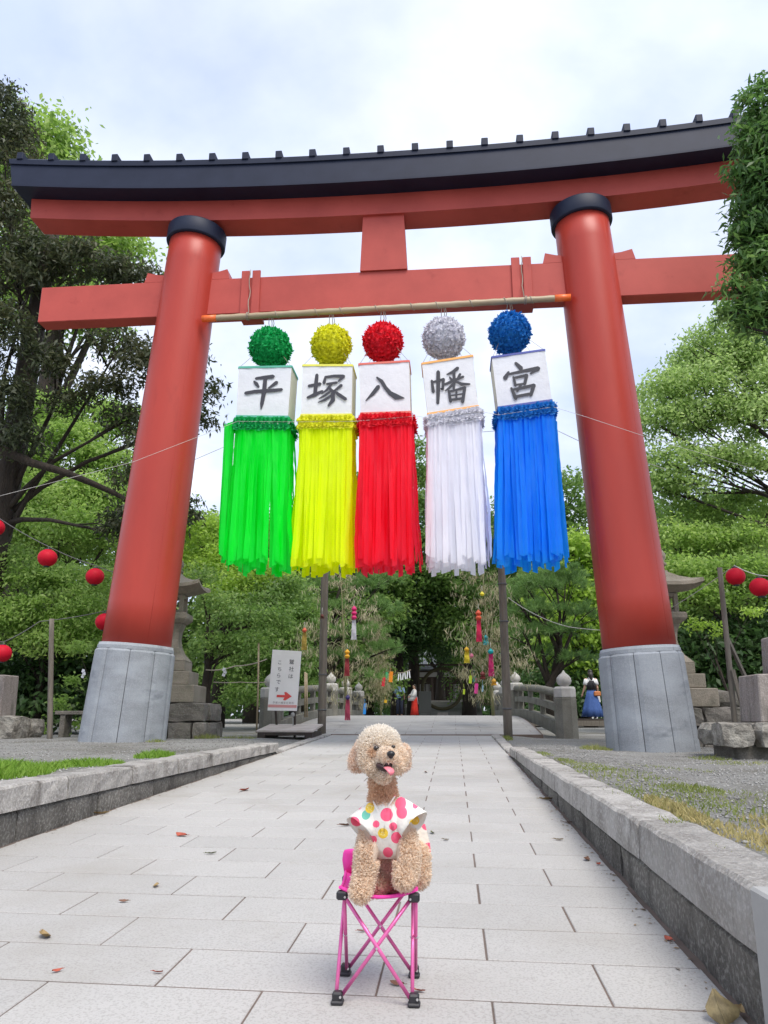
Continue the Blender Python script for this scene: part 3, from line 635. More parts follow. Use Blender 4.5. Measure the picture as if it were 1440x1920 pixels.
mb = MB(); c0 = Vector((-.283, 2.20, .305)); mb.loft([(c0.x, c0.y, c0.z-.008, .017, .016), (c0.x, c0.y, c0.z+.02, .022, .018), (c0.x+.004, c0.y, c0.z+.038, .024, .017), (c0.x+.005, c0.y-.003, c0.z+.046, .021, .014), (c0.x+.005, c0.y-.003, c0.z+.048, .012, .008)], 16); mb.build('corner_pocket', M_pinkcloth, stool)

# ================================================================== toy poodle
Q = lambda px, py, Y: A(px, py, Y)
PXM = 1.36e-3
def clump(prims, name, voxel=.0042, smooth_it=4):
    mb = MB()
    for p in prims:
        if len(p) == 2: mb.ball(p[0], p[1], 16, 12)
        else:
            a, ra, b, rb = p[:4]; k = max(3, int((Vector(b)-Vector(a)).length/(min(ra, rb)*.35)))
            for i in range(k+1): mb.ball(Vector(a).lerp(Vector(b), i/k), lerp(ra, rb, i/k), 14, 10)
    me = bpy.data.meshes.new('tmp'); me.from_pydata(mb.v, [], mb.f); me.update()
    o = bpy.data.objects.new('tmp', me); COL.objects.link(o)
    md = o.modifiers.new('r', 'REMESH'); md.mode = 'VOXEL'; md.voxel_size = voxel; md.use_smooth_shade = True
    if smooth_it: ms = o.modifiers.new('s', 'SMOOTH'); ms.iterations = smooth_it; ms.factor = .5
    dg = bpy.context.evaluated_depsgraph_get(); m2 = bpy.data.meshes.new_from_object(o.evaluated_get(dg)); bpy.data.objects.remove(o); bpy.data.meshes.remove(me)
    m2.name = name; return m2
H0 = Q(711, 1409, 2.0)
head = [(H0, (.053, .058, .052)), (Q(712, 1392, 2.0), (.046, .052, .036)), (Q(700, 1424, 1.975), (.034, .032, .030)), (Q(739, 1423, 1.975), (.030, .030, .030)),
        (Q(716, 1421, 1.965), .028, Q(729, 1421, 1.922), .0185), (Q(704, 1436, 1.955), (.022, .024, .017)), (Q(742, 1434, 1.950), (.018, .022, .020)), (Q(717, 1447, 1.965), .021, Q(722, 1451, 1.935), .0135)]
ears = [(Q(674, 1417, 2.01), (.017, .024, .025)), (Q(671, 1427, 2.01), (.019, .025, .0225)), (Q(679, 1407, 2.01), (.015, .022, .022)), (Q(757, 1416, 2.02), (.013, .022, .024)), (Q(756, 1427, 2.02), (.0135, .022, .021))]
neck = [(Q(714, 1445, 2.01), .027, Q(718, 1480, 2.02), .0265), (Q(718, 1480, 2.02), .0265, Q(720, 1510, 2.035), .033)]
torso = [(Q(721, 1535, 2.055), .056, Q(734, 1595, 2.115), .062), (Q(738, 1630, 2.135), (.066, .062, .05))]
armL = [(Q(700, 1545, 2.035), .024, Q(690, 1598, 2.0), .0245), (Q(690, 1598, 2.0), .026, Q(682, 1650, 1.985), .0205), (Q(682, 1650, 1.985), .0215, Q(676, 1672, 1.968), .0205)]
armR = [(Q(752, 1545, 2.035), .024, Q(763, 1598, 2.01), .0255), (Q(763, 1598, 2.01), .027, Q(762, 1634, 2.0), .025), (Q(762, 1634, 2.0), .025, Q(758, 1648, 1.985), .0215)]
hind = [(Q(782, 1604, 2.11), .027, Q(784, 1642, 2.095), .025), (Q(700, 1625, 2.10), .034, Q(705, 1655, 2.08), .028)]
body = clump(head+ears+neck+torso+armL+armR+hind, 'poodle')
V = np.empty(len(body.vertices)*3, dtype=np.float32); body.vertices.foreach_get('co', V); V = V.reshape(-1, 3)
apr = np.array((.85, .60, .40)); light = np.array((.99, .885, .755)); cream = np.array((1.0, .955, .885)); tan = np.array((.94, .69, .49))
def furcol(P):
    c = np.tile(np.array((.99, .845, .69)), (len(P), 1))
    def blend(centre, r, col, soft=.35):
        d = np.linalg.norm((P-np.array(centre))/np.array(r), axis=1); wgt = np.clip((1-d)/soft, 0, 1)[:, None]; c[:] = c*(1-wgt)+col*wgt
    blend(Q(716, 1485, 2.03), (.055, .08, .062), tan, .5)
    blend(H0, (.075, .10, .070), light, .4); blend(Q(722, 1440, 1.95), (.04, .05, .03), np.array((.99, .89, .77)), .6)
    blend(Q(714, 1378, 2.0), (.075, .085, .038), cream, .7)
    blend(Q(669, 1424, 2.01), (.038, .05, .050), np.array((.99, .82, .68)), .3); blend(Q(763, 1422, 2.02), (.030, .05, .050), np.array((.99, .84, .70)), .3)
    blend(Q(700, 1412, 1.94), (.016, .03, .018), apr, .6); blend(Q(735, 1660, 2.1), (.04, .06, .05), tan, .6)
    return c
at = body.color_attributes.new('tint', 'FLOAT_COLOR', 'POINT'); c4 = np.ones((len(V), 4), dtype=np.float32); c4[:, :3] = furcol(V)*.95; at.data.foreach_set('color', c4.ravel())
mf, t, b = newmat('poodle_fur'); va = nd(t, 'ShaderNodeVertexColor'); va.layer_name = 'tint'; g_ = nd(t, 'ShaderNodeNewGeometry')
mr = nd(t, 'ShaderNodeMapRange'); mr.inputs[3].default_value = .88; mr.inputs[4].default_value = 1.06; hs = nd(t, 'ShaderNodeHueSaturation')
t.links.new(g_.outputs['Random Per Island'], mr.inputs[0]); t.links.new(mr.outputs[0], hs.inputs['Value']); t.links.new(va.outputs[0], hs.inputs['Color']); t.links.new(hs.outputs[0], b.inputs['Base Color'])
b.inputs['Roughness'].default_value = .75; b.inputs['Specular IOR Level'].default_value = .2
tr = nd(t, 'ShaderNodeBsdfTranslucent'); ms = nd(t, 'ShaderNodeMixShader'); ms.inputs[0].default_value = .42; t.links.new(hs.outputs[0], tr.inputs['Color']); t.links.new(b.outputs[0], ms.inputs[1]); t.links.new(tr.outputs[0], ms.inputs[2]); t.links.new(ms.outputs[0], t.nodes['Material Output'].inputs['Surface'])
M_fur = mf
dogbase = Vector((-.19, 2.08, .30))
dog = thing('poodle', dogbase, 'apricot toy poodle in a fruit print shirt sitting on the pink stool', 'dog')
V2 = V-np.array(dogbase, dtype=np.float32); body.vertices.foreach_set('co', V2.ravel()); body.update()
bo = link('body', body, dog, None, M_fur)
# curly coat
rn = np.random.default_rng(5)
def fur(me, base, count, excl, lenf, clumps, name, parent, zones=None):
    me.calc_loop_triangles(); T = np.array([tr_.vertices[:] for tr_ in me.loop_triangles]); X = np.empty(len(me.vertices)*3, dtype=np.float32); me.vertices.foreach_get('co', X); X = X.reshape(-1, 3)+np.array(base)
    a, b_, c = X[T[:, 0]], X[T[:, 1]], X[T[:, 2]]; nn = np.cross(b_-a, c-a); ar = np.linalg.norm(nn, axis=1); nn /= (ar[:, None]+1e-12); pr = ar/ar.sum()
    vn = np.empty(len(X)*3, dtype=np.float32); me.vertices.foreach_get('normal', vn) if False else None
    def samp(k):
        i = rn.choice(len(T), k, p=pr); u = rn.random((k, 2)); f = u.sum(1) > 1; u[f] = 1-u[f]
        return a[i]+(b_[i]-a[i])*u[:, :1]+(c[i]-a[i])*u[:, 1:], nn[i]
    P, Nn = samp(count); keep = ~excl(P); P, Nn = P[keep], Nn[keep]
    C, Cn = samp(clumps); kd = kdtree.KDTree(len(C))
    for i in range(len(C)): kd.insert(C[i], i)
    kd.balance(); idx = np.array([kd.find(p)[1] for p in P])
    L = lenf(P)*rn.uniform(.7, 1.2, len(P)); jt = rn.normal(0, .28, C.shape); jt -= Cn*(jt*Cn).sum(1)[:, None]
    ctip = C + (Cn*1.0+jt)*lenf(C)[:, None]
    hw = np.where(np.linalg.norm((P-np.array(H0))/np.array((.062, .1, .068)), axis=1) < 1, .15, .34)[:, None]; tip = (P+Nn*L[:, None])*(1-hw) + ctip[idx]*hw + rn.normal(0, .0016, P.shape)
    mid1 = P + Nn*L[:, None]*.45 + rn.normal(0, .0013, P.shape); mid2 = (mid1+tip)/2 + Nn*L[:, None]*.22 + rn.normal(0, .0018, P.shape)
    pts = [P-Nn*.001, mid1, mid2, tip]; side = np.cross(Nn, rn.normal(0, 1, P.shape)); side /= np.linalg.norm(side, axis=1)[:, None]+1e-9
    wd = [.0009, .0009, .0007, .0002]; vs = np.empty((len(P), 8, 3))
    for k in range(4): vs[:, 2*k] = pts[k]-side*wd[k]; vs[:, 2*k+1] = pts[k]+side*wd[k]
    F = (np.arange(len(P))[:, None, None]*8 + np.array([(0, 1, 3, 2), (2, 3, 5, 4), (4, 5, 7, 6)])[None]).reshape(-1, 4)
    col = np.repeat(furcol(P), 8, axis=0).reshape(len(P), 8, 3)*np.array([.92, .92, .97, .97, 1, 1, 1., 1.])[None, :, None]  # strand roots tinted darker than tips: occlusion put into the fur colour
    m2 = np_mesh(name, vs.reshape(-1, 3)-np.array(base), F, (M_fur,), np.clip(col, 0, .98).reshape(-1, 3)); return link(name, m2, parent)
eyeL = Q(705.5, 1402.5, 1.941); eyeR = Q(737.5, 1400, 1.943); nose = Q(733, 1413.5, 1.902); mouth = Q(721, 1438, 1.928)
z_hem = Q(720, 1570, 2.0).z; z_neck = Q(720, 1506, 2.03).z; z_sl = Q(720, 1548, 2.0).z
def excl(P):
    def near(c, r): return np.linalg.norm((P-np.array(c))/np.array(r), axis=1) < 1
    e = near(nose, (.012, .02, .011)) | near(eyeL, (.011, .03, .0095)) | near(eyeR, (.008, .03, .007)) | near(mouth, (.020, .035, .011)) | near(Q(729, 1440, 1.92), (.014, .03, .015))
    z = P[:, 2]; tors = (z < z_neck) & (z > Q(720, 1600, 2.1).z) & (P[:, 0] > Q(700, 1550, 2.0).x) & (P[:, 0] < Q(752, 1550, 2.0).x)
    def above(x0, y0, x1, y1):
        a, b2 = Q(x0, y0, 1.98), Q(x1, y1, 1.98); k_ = (b2.z-a.z)/(b2.x-a.x); return z > a.z+k_*(P[:, 0]-a.x)-.004
    xm_ = Q(722, 1550, 2.0).x
    slv = ((P[:, 0] < xm_) & above(652, 1532, 697, 1580)) | ((P[:, 0] >= xm_) & above(800, 1528, 752, 1574))
    return e | tors | ((z < z_neck) & slv)
def lenf(P):
    l = np.full(len(P), .0092); hd = np.linalg.norm((P-np.array(H0))/np.array((.08, .1, .07)), axis=1) < 1; l[hd] = .0070
    fz = np.linalg.norm((P-np.array(Q(722, 1428, 1.935)))/np.array((.045, .05, .04)), axis=1) < 1; l[fz] = .0042; return l
fo = fur(body, dogbase, 80000, excl, lenf, 4500, 'coat', dog); tag(fo, kind='stuff')
M_nose = mat('nose', (.012, .011, .012), .3, bump=(300, .3, .002)); M_eye = mat('eye', (.02, .012, .008), .05, spec=.8); M_mouth = mat('mouth_inside', (.03, .008, .008), .5); M_tongue = mat('tongue', (.75, .20, .24), .35)
mb = MB(); mb.ball(nose, (.0098, .009, .0078), 18, 12); mb.ball(nose+Vector((0, .001, -.005)), (.006, .007, .006), 12, 8); mb.build('nose', M_nose, dog)
for e_, r_ in ((eyeL, .0072), (eyeR, .0052)): mb = MB(); mb.ball(e_, (r_, r_*.8, r_*.78), 16, 12); mb.build('eye', M_eye, dog)
rotm = Matrix.Rotation(R(-28), 3, 'Y')
mb = MB(); mb.ball(mouth+Vector((-.002, -.003, 0)), (.019, .019, .0095), 18, 12, Matrix.Rotation(R(16), 3, 'Y')); mb.ball(Q(728, 1433, 1.921), (.011, .017, .0125), 14, 10); mb.build('mouth', M_mouth, dog)
tp = [Q(722, 1439, 1.915), Q(727, 1440, 1.904), Q(731, 1443, 1.895), Q(734, 1448, 1.891), Q(735, 1453, 1.892)]
mb = MB(); mb.tube(tp, [.0065, .0095, .0105, .0098, .006], 12, el=.35); mb.build('tongue', M_tongue, dog)
# shirt: wrapped body panel, two flared sleeves, back flap, collar
mS, t, b = newmat('fruit_print_cloth'); b.inputs['Roughness'].default_value = .85
P_ = nd(t, 'ShaderNodeNewGeometry').outputs['Position']; sep = nd(t, 'ShaderNodeSeparateXYZ'); t.links.new(P_, sep.inputs[0]); cmb = nd(t, 'ShaderNodeCombineXYZ'); t.links.new(sep.outputs['X'], cmb.inputs['X']); t.links.new(sep.outputs['Z'], cmb.inputs['Z'])
rg_ = nd(t, 'ShaderNodeRGB'); rg_.outputs[0].default_value = (.80, .77, .70, 1); cur = rg_.outputs[0]
pk, lm, gr = (.93, .13, .24), (.90, .62, .06), (.16, .52, .40)
for px, py, r_, c_ in [(667, 1540, 10.5, pk), (687, 1498, 7, pk), (672, 1511, 6, pk), (726, 1526, 11, pk), (751, 1507, 10, pk), (754, 1522, 10, pk), (688, 1526, 7.5, gr), (694, 1514.5, 8, lm), (777, 1541, 8, lm), (719, 1561, 9, lm), (699, 1573, 8, pk), (744, 1570, 10, pk), (742, 1487, 5.5, pk), (758, 1481, 6, lm), (738, 1548, 7, pk), (779, 1510, 5, pk), (707, 1543, 6, pk), (801, 1605, 9, pk), (727, 1599, 9, pk), (722, 1494, 5, pk), (796, 1560, 9, pk)]:
    c3 = Q(px, py, 2.0); ds = nd(t, 'ShaderNodeVectorMath', operation='DISTANCE'); t.links.new(cmb.outputs[0], ds.inputs[0]); ds.inputs[1].default_value = (c3.x, 0, c3.z)
    lt = nd(t, 'ShaderNodeMath', operation='LESS_THAN'); t.links.new(ds.outputs['Value'], lt.inputs[0]); lt.inputs[1].default_value = r_*PXM
    x = nd(t, 'ShaderNodeMix', data_type='RGBA'); t.links.new(lt.outputs[0], x.inputs['Factor']); t.links.new(cur, x.inputs['A']); x.inputs['B'].default_value = rgba(c_); cur = x.outputs['Result']
    if c_ is lm:
        wv = nd(t, 'ShaderNodeTexVoronoi', Scale=240); t.links.new(P_, wv.inputs['Vector']); l2 = nd(t, 'ShaderNodeMath', operation='LESS_THAN'); t.links.new(ds.outputs['Value'], l2.inputs[0]); l2.inputs[1].default_value = r_*PXM*.78
        l3 = nd(t, 'ShaderNodeMath', operation='LESS_THAN'); t.links.new(wv.outputs['Distance'], l3.inputs[0]); l3.inputs[1].default_value = .35; l4 = nd(t, 'ShaderNodeMath', operation='MULTIPLY'); t.links.new(l2.outputs[0], l4.inputs[0]); t.links.new(l3.outputs[0], l4.inputs[1])
        x = nd(t, 'ShaderNodeMix', data_type='RGBA'); t.links.new(l4.outputs[0], x.inputs['Factor']); t.links.new(cur, x.inputs['A']); x.inputs['B'].default_value = (.9, .78, .35, 1); cur = x.outputs['Result']
t.links.new(cur, b.inputs['Base Color']); nz_ = nd(t, 'ShaderNodeTexNoise', Scale=45, Detail=3); t.links.new(P_, nz_.inputs['Vector']); bp = nd(t, 'ShaderNodeBump', Strength=.5, Distance=.008); t.links.new(nz_.outputs['Fac'], bp.inputs['Height']); t.links.new(bp.outputs[0], b.inputs['Normal'])
rgd = random.Random(2)
def wrap(rings, name, parent, n=40, fold=.003, th=.0022, front_v=None):
    vs = []
    for i, (c, rx, ry) in enumerate(rings):
        for k in range(n):
            a = 2*math.pi*k/n; f = 1+fold/rx*math.sin(a*7+i*.6)*(.3+i/len(rings))
            p = Vector(c)+Vector((rx*f*math.cos(a), ry*f*math.sin(a), 0))
            if front_v and i >= len(rings)-2: p.z += front_v(a)
            vs.append(p)
    mb = MB(); mb.add(vs, [(i*n+k, i*n+(k+1) % n, (i+1)*n+(k+1) % n, (i+1)*n+k) for i in range(len(rings)-1) for k in range(n)], True)
    o = mb.build(name, mS, parent); md = o.modifiers.new('t', 'SOLIDIFY'); md.thickness = th; md.offset = 0; return o
u_ = PXM
shirt = wrap([(Q(721, 1497, 2.035), 24*u_, .037), (Q(721, 1507, 2.04), 31*u_, .046), (Q(722, 1520, 2.042), 43*u_, .060), (Q(723, 1537, 2.05), 50*u_, .070), (Q(725, 1558, 2.065), 50*u_, .078), (Q(729, 1578, 2.085), 48*u_, .085), (Q(732, 1596, 2.10), 47*u_, .088)], 'shirt', dog, front_v=lambda a: -.012*max(0, math.sin(a)) + .004*max(0, -math.sin(a))*math.cos(a*2))
def sleeve(p0, p1, r0, r1, name):
    p0, p1 = Vector(p0), Vector(p1); ax_ = (p1-p0).normalized(); s_ = ax_.cross(Vector((0, 1, 0))).normalized(); d_ = s_.cross(ax_)
    n = 32; vs = []
    for i in range(7):
        t_ = i/6; c = p0.lerp(p1, t_); r = lerp(r0, r1, t_**.8)
        for k in range(n):
            a = 2*math.pi*k/n; f = 1+.05*t_*math.sin(a*5+1); vs.append(c+s_*math.cos(a)*r*f+d_*math.sin(a)*r*.85*f)
    mb = MB(); mb.add(vs, [(i*n+k, i*n+(k+1) % n, (i+1)*n+(k+1) % n, (i+1)*n+k) for i in range(6) for k in range(n)], True)
    o = mb.build(name, mS, shirt); md = o.modifiers.new('t', 'SOLIDIFY'); md.thickness = .002; md.offset = 0
sleeve(Q(711, 1512, 2.03), Q(675, 1556, 1.992), .022, .0415, 'sleeve'); sleeve(Q(738, 1506, 2.03), Q(777, 1549, 1.997), .022, .0415, 'sleeve')
# placket and collar folds
for pts, w_ in (([(700, 1502), (706, 1515), (712, 1530), (714, 1560)], .0035), ([(741, 1492), (730, 1508), (722, 1530), (720, 1560)], .0045), ([(736, 1512), (733, 1535), (738, 1560)], .003)):
    mb = MB(); mb.tube([Q(x, y, 1.992-.0007*(y-1495)*0 if False else (1.998 if y < 1512 else 1.984)) for x, y in pts], [w_*.6, w_, w_, w_*.7], 8, el=.6); mb.build('shirt_fold', mS, shirt)
mb = MB(); pts = [(779, 1548), (797, 1545), (806, 1580), (808, 1600), (798, 1632), (785, 1620)]
mb.add([Q(x, y, 2.12) for x, y in pts] + [Q(x-3, y, 2.155) for x, y in pts], [(0, 1, 2, 3, 4, 5), (6, 7, 8, 9, 10, 11)] + [(i, (i+1) % 6, 6+(i+1) % 6, 6+i) for i in range(6)]); mb.build('shirt_back_hem', mS, shirt)
# ================================================================== props
rg = random.Random(21)
def stone(c, d, parent, m=M_rubble, rot=0.0, rough_=.02, name='stone', tilt=0.):
    bm = bmesh.new(); bmesh.ops.create_cube(bm, size=1.0); bmesh.ops.subdivide_edges(bm, edges=bm.edges[:], cuts=2, use_grid_fill=True)
    for v in bm.verts:
        q = v.co.copy(); l = q.length
        k = 1-.055*max(0, (abs(q.x) > .49)+(abs(q.y) > .49)+(abs(q.z) > .49)-1)
        v.co = Vector((q.x*d[0]*k, q.y*d[1]*k, q.z*d[2]*k)) + Vector([rg.uniform(-rough_, rough_) for _ in range(3)])
    bm.transform(Matrix.Rotation(tilt, 4, 'X') @ Matrix.Rotation(rot, 4, 'Z')); me = bpy.data.meshes.new(name)
    off = wl(parent)
    for v in bm.verts: v.co += Vector(c)-off
    bm.to_mesh(me); bm.free(); return link(name, me, parent, None, m)
# ---- stone lanterns behind the pillars
def lantern(x, y, z, label, s=1.0, rot=.12):
    t = thing('stone_lantern', (x, y, z), label, 'stone lantern', 'stone lanterns behind the gate pillars')
    rz = Matrix.Rotation(rot, 3, 'Z')
    q = lambda dx_, dy_, dz_: Vector((x, y, z)) + rz @ Vector((dx_*s, dy_*s, dz_*s))
    # rubble plinth of big stones, two courses
    for course, (h0, h1, hw) in enumerate(((-.1, .26, .79), (.265, .55, .77))):
        for side in range(4):
            a = -hw; k = 0
            while a < hw-.05:
                l = min(rg.uniform(.38, .62), hw-a)
                if hw-a-l < .2: l = hw-a
                u = a+l/2; dpt = .30
                cx, cy = ((u, -hw+dpt/2), (hw-dpt/2, u), (u, hw-dpt/2), (-hw+dpt/2, u))[side]
                if side in (1, 3) and (abs(u) > hw-dpt*.9): a += l; continue
                dims = (l-.012, dpt, h1-h0-.012) if side in (0, 2) else (dpt, l-.012, h1-h0-.012)
                stone(q(cx, cy, (h0+h1)/2), (dims[0]*s, dims[1]*s, dims[2]*s), t, rot=rot, rough_=.014, name='plinth_stone'); a += l
    mb = MB(); mb.box(q(0, 0, .25), (.9*s, .9*s, .6*s), rz); mb.build('plinth_core', M_rubble, t)
    for hw, h0, h1 in ((.52, .555, .83), (.40, .835, 1.05), (.30, 1.055, 1.22)):
        mb = MB(); mb.box(q(0, 0, (h0+h1)/2), (hw*2*s, hw*2*s, (h1-h0)*s), rz, .012); mb.build('step_stone', M_lantern_stone, t)
    def sq(prof, name):
        mb = MB(); vs = []
        for r_, h in prof:
            for sx_, sy_ in ((-1, -1), (1, -1), (1, 1), (-1, 1)): vs.append(q(sx_*r_, sy_*r_, h))
        mb.add(vs, [(i*4+k, i*4+(k+1) % 4, i*4+4+(k+1) % 4, i*4+4+k) for i in range(len(prof)-1) for k in range(4)] + [(3, 2, 1, 0), tuple((len(prof)-1)*4+k for k in range(4))]); return mb.build(name, M_lantern_stone, t)
    sq([(.30, 1.221), (.27, 1.26), (.20, 1.34), (.15, 1.45), (.13, 1.58), (.14, 1.70), (.17, 1.80), (.18, 1.84)], 'shaft')
    sq([(.20, 1.841), (.26, 1.90), (.27, 1.92), (.27, 1.99), (.25, 2.01)], 'platform')
    for sx_, sy_ in ((-1, -1), (1, -1), (1, 1), (-1, 1)):
        mb = MB(); mb.box(q(sx_*.15, sy_*.15, 2.16), (.07*s, .07*s, .30*s), rz, .006); mb.build('fire_box_post', M_lantern_stone, t)
    mb = MB(); mb.box(q(0, 0, 2.03), (.35*s, .35*s, .05*s), rz, .005); mb.box(q(0, 0, 2.29), (.35*s, .35*s, .06*s), rz, .005); mb.build('fire_box', M_lantern_stone, t)
    # roof with upturned corners
    mb = MB(); n = 6; vs = []; rows = ((.50, 2.40, 1), (.49, 2.455, 1), (.36, 2.50, .5), (.22, 2.575, .2), (.10, 2.67, 0), (.09, 2.70, 0))
    under = [q(sx_*.20, sy_*.20, 2.325) for sx_, sy_ in ((-1, -1), (1, -1), (1, 1), (-1, 1))]
    for r_, h, cu in rows:
        for sd in range(4):
            for i in range(n):
                u = 2*i/n-1; px_, py_ = ((u, -1), (1, u), (-u, 1), (-1, -u))[sd]; up_ = .065*cu*abs(u)**3; vs.append(q(px_*r_, py_*r_, h+up_))
    m_ = 4*n; fs = [(i*m_+k, i*m_+(k+1) % m_, (i+1)*m_+(k+1) % m_, (i+1)*m_+k) for i in range(len(rows)-1) for k in range(m_)] + [tuple((len(rows)-1)*m_+k for k in range(m_))]
    b0 = len(vs); vs += under; fs += [tuple(b0+k for k in (3, 2, 1, 0))]
    for sd in range(4):
        for i in range(n): fs.append((b0+sd, sd*n+i, (sd*n+i+1) % m_))
        fs.append((b0+sd, (sd*n+n) % m_, b0+(sd+1) % 4))
    mb.add(vs, fs); mb.build('roof', M_lantern_stone, t)
    mb = MB(); mb.lathe([(.10, 2.70), (.12, 2.73), (.08, 2.77), (.11, 2.82), (.115, 2.88), (.07, 2.95), (.01, 3.0)], (x, y, z), 16); mb.build('finial', M_lantern_stone, t)
lantern(-4.66, 12.6, .33, 'weathered stone lantern on stepped plinth behind the left pillar')
lantern(3.28, 12.3, .27, 'weathered stone lantern on stepped plinth behind the right pillar', .97)
# ---- wooden posts
def post(px, py, Y, ztop, r, label, name='wooden_post', lean=(0, 0), m=M_wood, bands=()):
    p = A(px, py, Y); t = thing(name, p, label, 'post'); mb = MB()
    n = 8; mb.tube([p+Vector((lean[0]*i/n, lean[1]*i/n, lerp(-.15, ztop-p.z, i/n))) for i in range(n+1)], [lerp(r, r*.86, i/n) for i in range(n+1)], 12); mb.build('shaft', m, t)
    for zb in bands:
        c = p+Vector((0, 0, zb)); mb = MB(); mb.tube([c-Vector((0, 0, .012)), c+Vector((0, 0, .012))], r*1.08, 12); mb.build('wire_band', M_wire, t)
    return t
post(603, 1376, 14.3, 4.35, .078, 'tall grey wooden post below the yellow streamer', bands=(.42, 1.05))
post(953, 1381, 13.4, 3.9, .075, 'tall grey wooden post below the blue streamer', bands=(.45, 1.9, 2.55))
post(95, 1386, 11.5, 2.14, .042, 'thin wooden post carrying lantern wires at far left', lean=(-.19, 0))
rp = post(1379, 1368, 10.6, 2.62, .038, 'thin grey lantern post with brace beside the right stone monument', lean=(.03, 0))
mb = MB(); mb.bar(rp.location+Vector((.03, 0, 1.15)), rp.location+Vector((.36, .25, .45)), .04, .04); mb.build('brace', M_wood, rp)
mb = MB(); mb.bar(rp.location+Vector((.03, -.05, .75)), rp.location+Vector((.12, -.12, .0)), .045, .045); mb.build('brace', M_wood, rp)
mb = MB(); p = A(306, 1385, 11.2); o = MB().bar(p, p+Vector((.03, 0, .95)), .05, .05).build('wooden_stake', M_wood, None, p); tag(o, 'short wooden stake standing at the left pillar footing', 'stake')
# ---- red paper lanterns on wires
M_redpaper = mat('red_lantern_paper', (.62, .006, .028), .6, (.52, .005, .022), 6., trans=.2, spec=.25)
LP = {}
def paper_lantern(px, py, Y, r, label):
    c = A(px, py, Y); t = thing('paper_lantern', c, label, 'paper lantern', 'red paper lanterns strung on wires'); mb = MB(); prof = []
    n = 26
    for i in range(n+1):
        a = math.pi*(.07+.86*i/n); prof.append(((r*math.sin(a))*(1.0 if i % 2 else .988), -r*.93*math.cos(a)))
    mb.lathe(prof, c, 32); mb.build('paper_shade', M_redpaper, t)
    for s in (-1, 1):
        mb = MB(); mb.lathe([(r*.30, -.012), (r*.30, .012)], c+Vector((0, 0, s*r*.92)), 18); mb.build('ring', M_blackpl, t)
    mb = MB(); mb.tube([c+Vector((0, 0, r*.9)), c+Vector((0, 0, r*1.22))], .006, 5); mb.build('hook', M_wire, t); return c+Vector((0, 0, r*1.22))
a1 = paper_lantern(-9, 989, 11.3, .145, 'red paper lantern cut by the left picture edge, upper wire')
a2 = paper_lantern(89, 1046, 11.4, .148, 'red paper lantern in the middle of the upper left wire')
a3 = paper_lantern(178, 1081, 11.6, .143, 'red paper lantern nearest the left pillar on the upper wire')
a4 = paper_lantern(196, 1166, 11.9, .145, 'red paper lantern half hidden behind the left pillar')
a5 = paper_lantern(4, 1225, 11.3, .14, 'lowest red paper lantern at the left picture edge')
a6 = paper_lantern(1379, 1081, 10.3, .122, 'red paper lantern beside the right lantern post')
a7 = paper_lantern(1425, 1101, 10.0, .127, 'red paper lantern at the right picture edge')
def wire(name, pts, r, label, m=M_wire, sag=0.0, seg=8, cat='wire'):
    P = []
    for a_, b_ in zip(pts[:-1], pts[1:]):
        a_, b_ = Vector(a_), Vector(b_)
        for i in range(seg): t_ = i/seg; P.append(a_.lerp(b_, t_)-Vector((0, 0, sag*4*t_*(1-t_))))
    P.append(Vector(pts[-1])); mb = MB(); mb.tube(P, r, 5); o = mb.build(name, m, None, P[0]); return tag(o, label, cat)
lt = A(95, 1165, 11.5)
wire('lantern_wire', [A(-160, 920, 11.2), a1, a2, a3, A(260, 1085, 11.8), A(330, 1090, 12.2)], .007, 'dark wire holding the upper left row of red lanterns', sag=.02)
wire('lantern_wire', [A(-150, 1195, 11.2), a5, lt+Vector((-.18, 0, 0)), a4, A(260, 1125, 12)], .007, 'dark wire holding the lower left red lanterns', sag=.02)
rt_ = A(1366, 1068, 10.6)
wire('lantern_wire', [A(1250, 1145, 12.2), rt_, a6, a7, A(1500, 1080, 9.8)], .005, 'pale twisted wire holding the right red lanterns', M_wirewhite, sag=.015)
wire('guy_wire', [A(-60, 945, 9.7), A(250, 866, 9.85), A(420, 800, 10.0), A(445, 790, 10.05), A(553, 791, 10.05), A(665, 790, 10.06), A(780, 780, 10.06), A(800, 783, 10.06), A(905, 772, 10.06), A(935, 778, 10.06), A(1038, 763, 10.06), A(1100, 782, 9.95), A(1206, 817, 9.8), A(1480, 900, 9.6)], .003, 'thin pale guy wire running through the streamer boxes', M_wirewhite, seg=4)
wire('guy_wire', [A(330, 877, 11.1), A(420, 838, 10.8), A(553, 818, 10.7), A(785, 818, 10.7), A(930, 808, 10.7), A(1040, 805, 10.7), A(1088, 828, 11), A(1250, 880, 11.5)], .004, 'thin pale guy wire running behind the streamers', M_wirewhite, seg=4)
wire('cord', [A(952, 1120, 13.4), A(1010, 1155, 13.2), A(1070, 1176, 13.0), A(1190, 1183, 12.4)], .006, 'pale cord from the right wooden post to the right pillar', M_wirewhite, sag=.02, cat='cord')
wire('rope', [A(386, 1256, 12.9), A(440, 1249, 13.4), A(500, 1236, 14)], .010, 'straw rope with white paper streamers beside the left lantern', M_rope, sag=.03, cat='rope')
wire('rope', [A(400, 1279, 13.2), A(450, 1279, 13.6), A(500, 1279, 14)], .008, 'second straw rope below the paper streamers', M_rope, sag=.01, cat='rope')
for px, py, lab in ((420, 1255, 'white folded paper streamer on the straw rope beside the left lantern'), (156, 1258, 'small white folded paper hanging left of the left pillar')):
    c = A(px, py, 13.0); mb = MB()
    for i in range(3): mb.box(c+Vector((.02*(i % 2), 0, -.045*i)), (.05, .006, .055), Matrix.Rotation(.3*(-1)**i, 3, 'Y'))
    tag(mb.build('paper_streamer', M_cloth, None, c), lab, 'paper streamer')
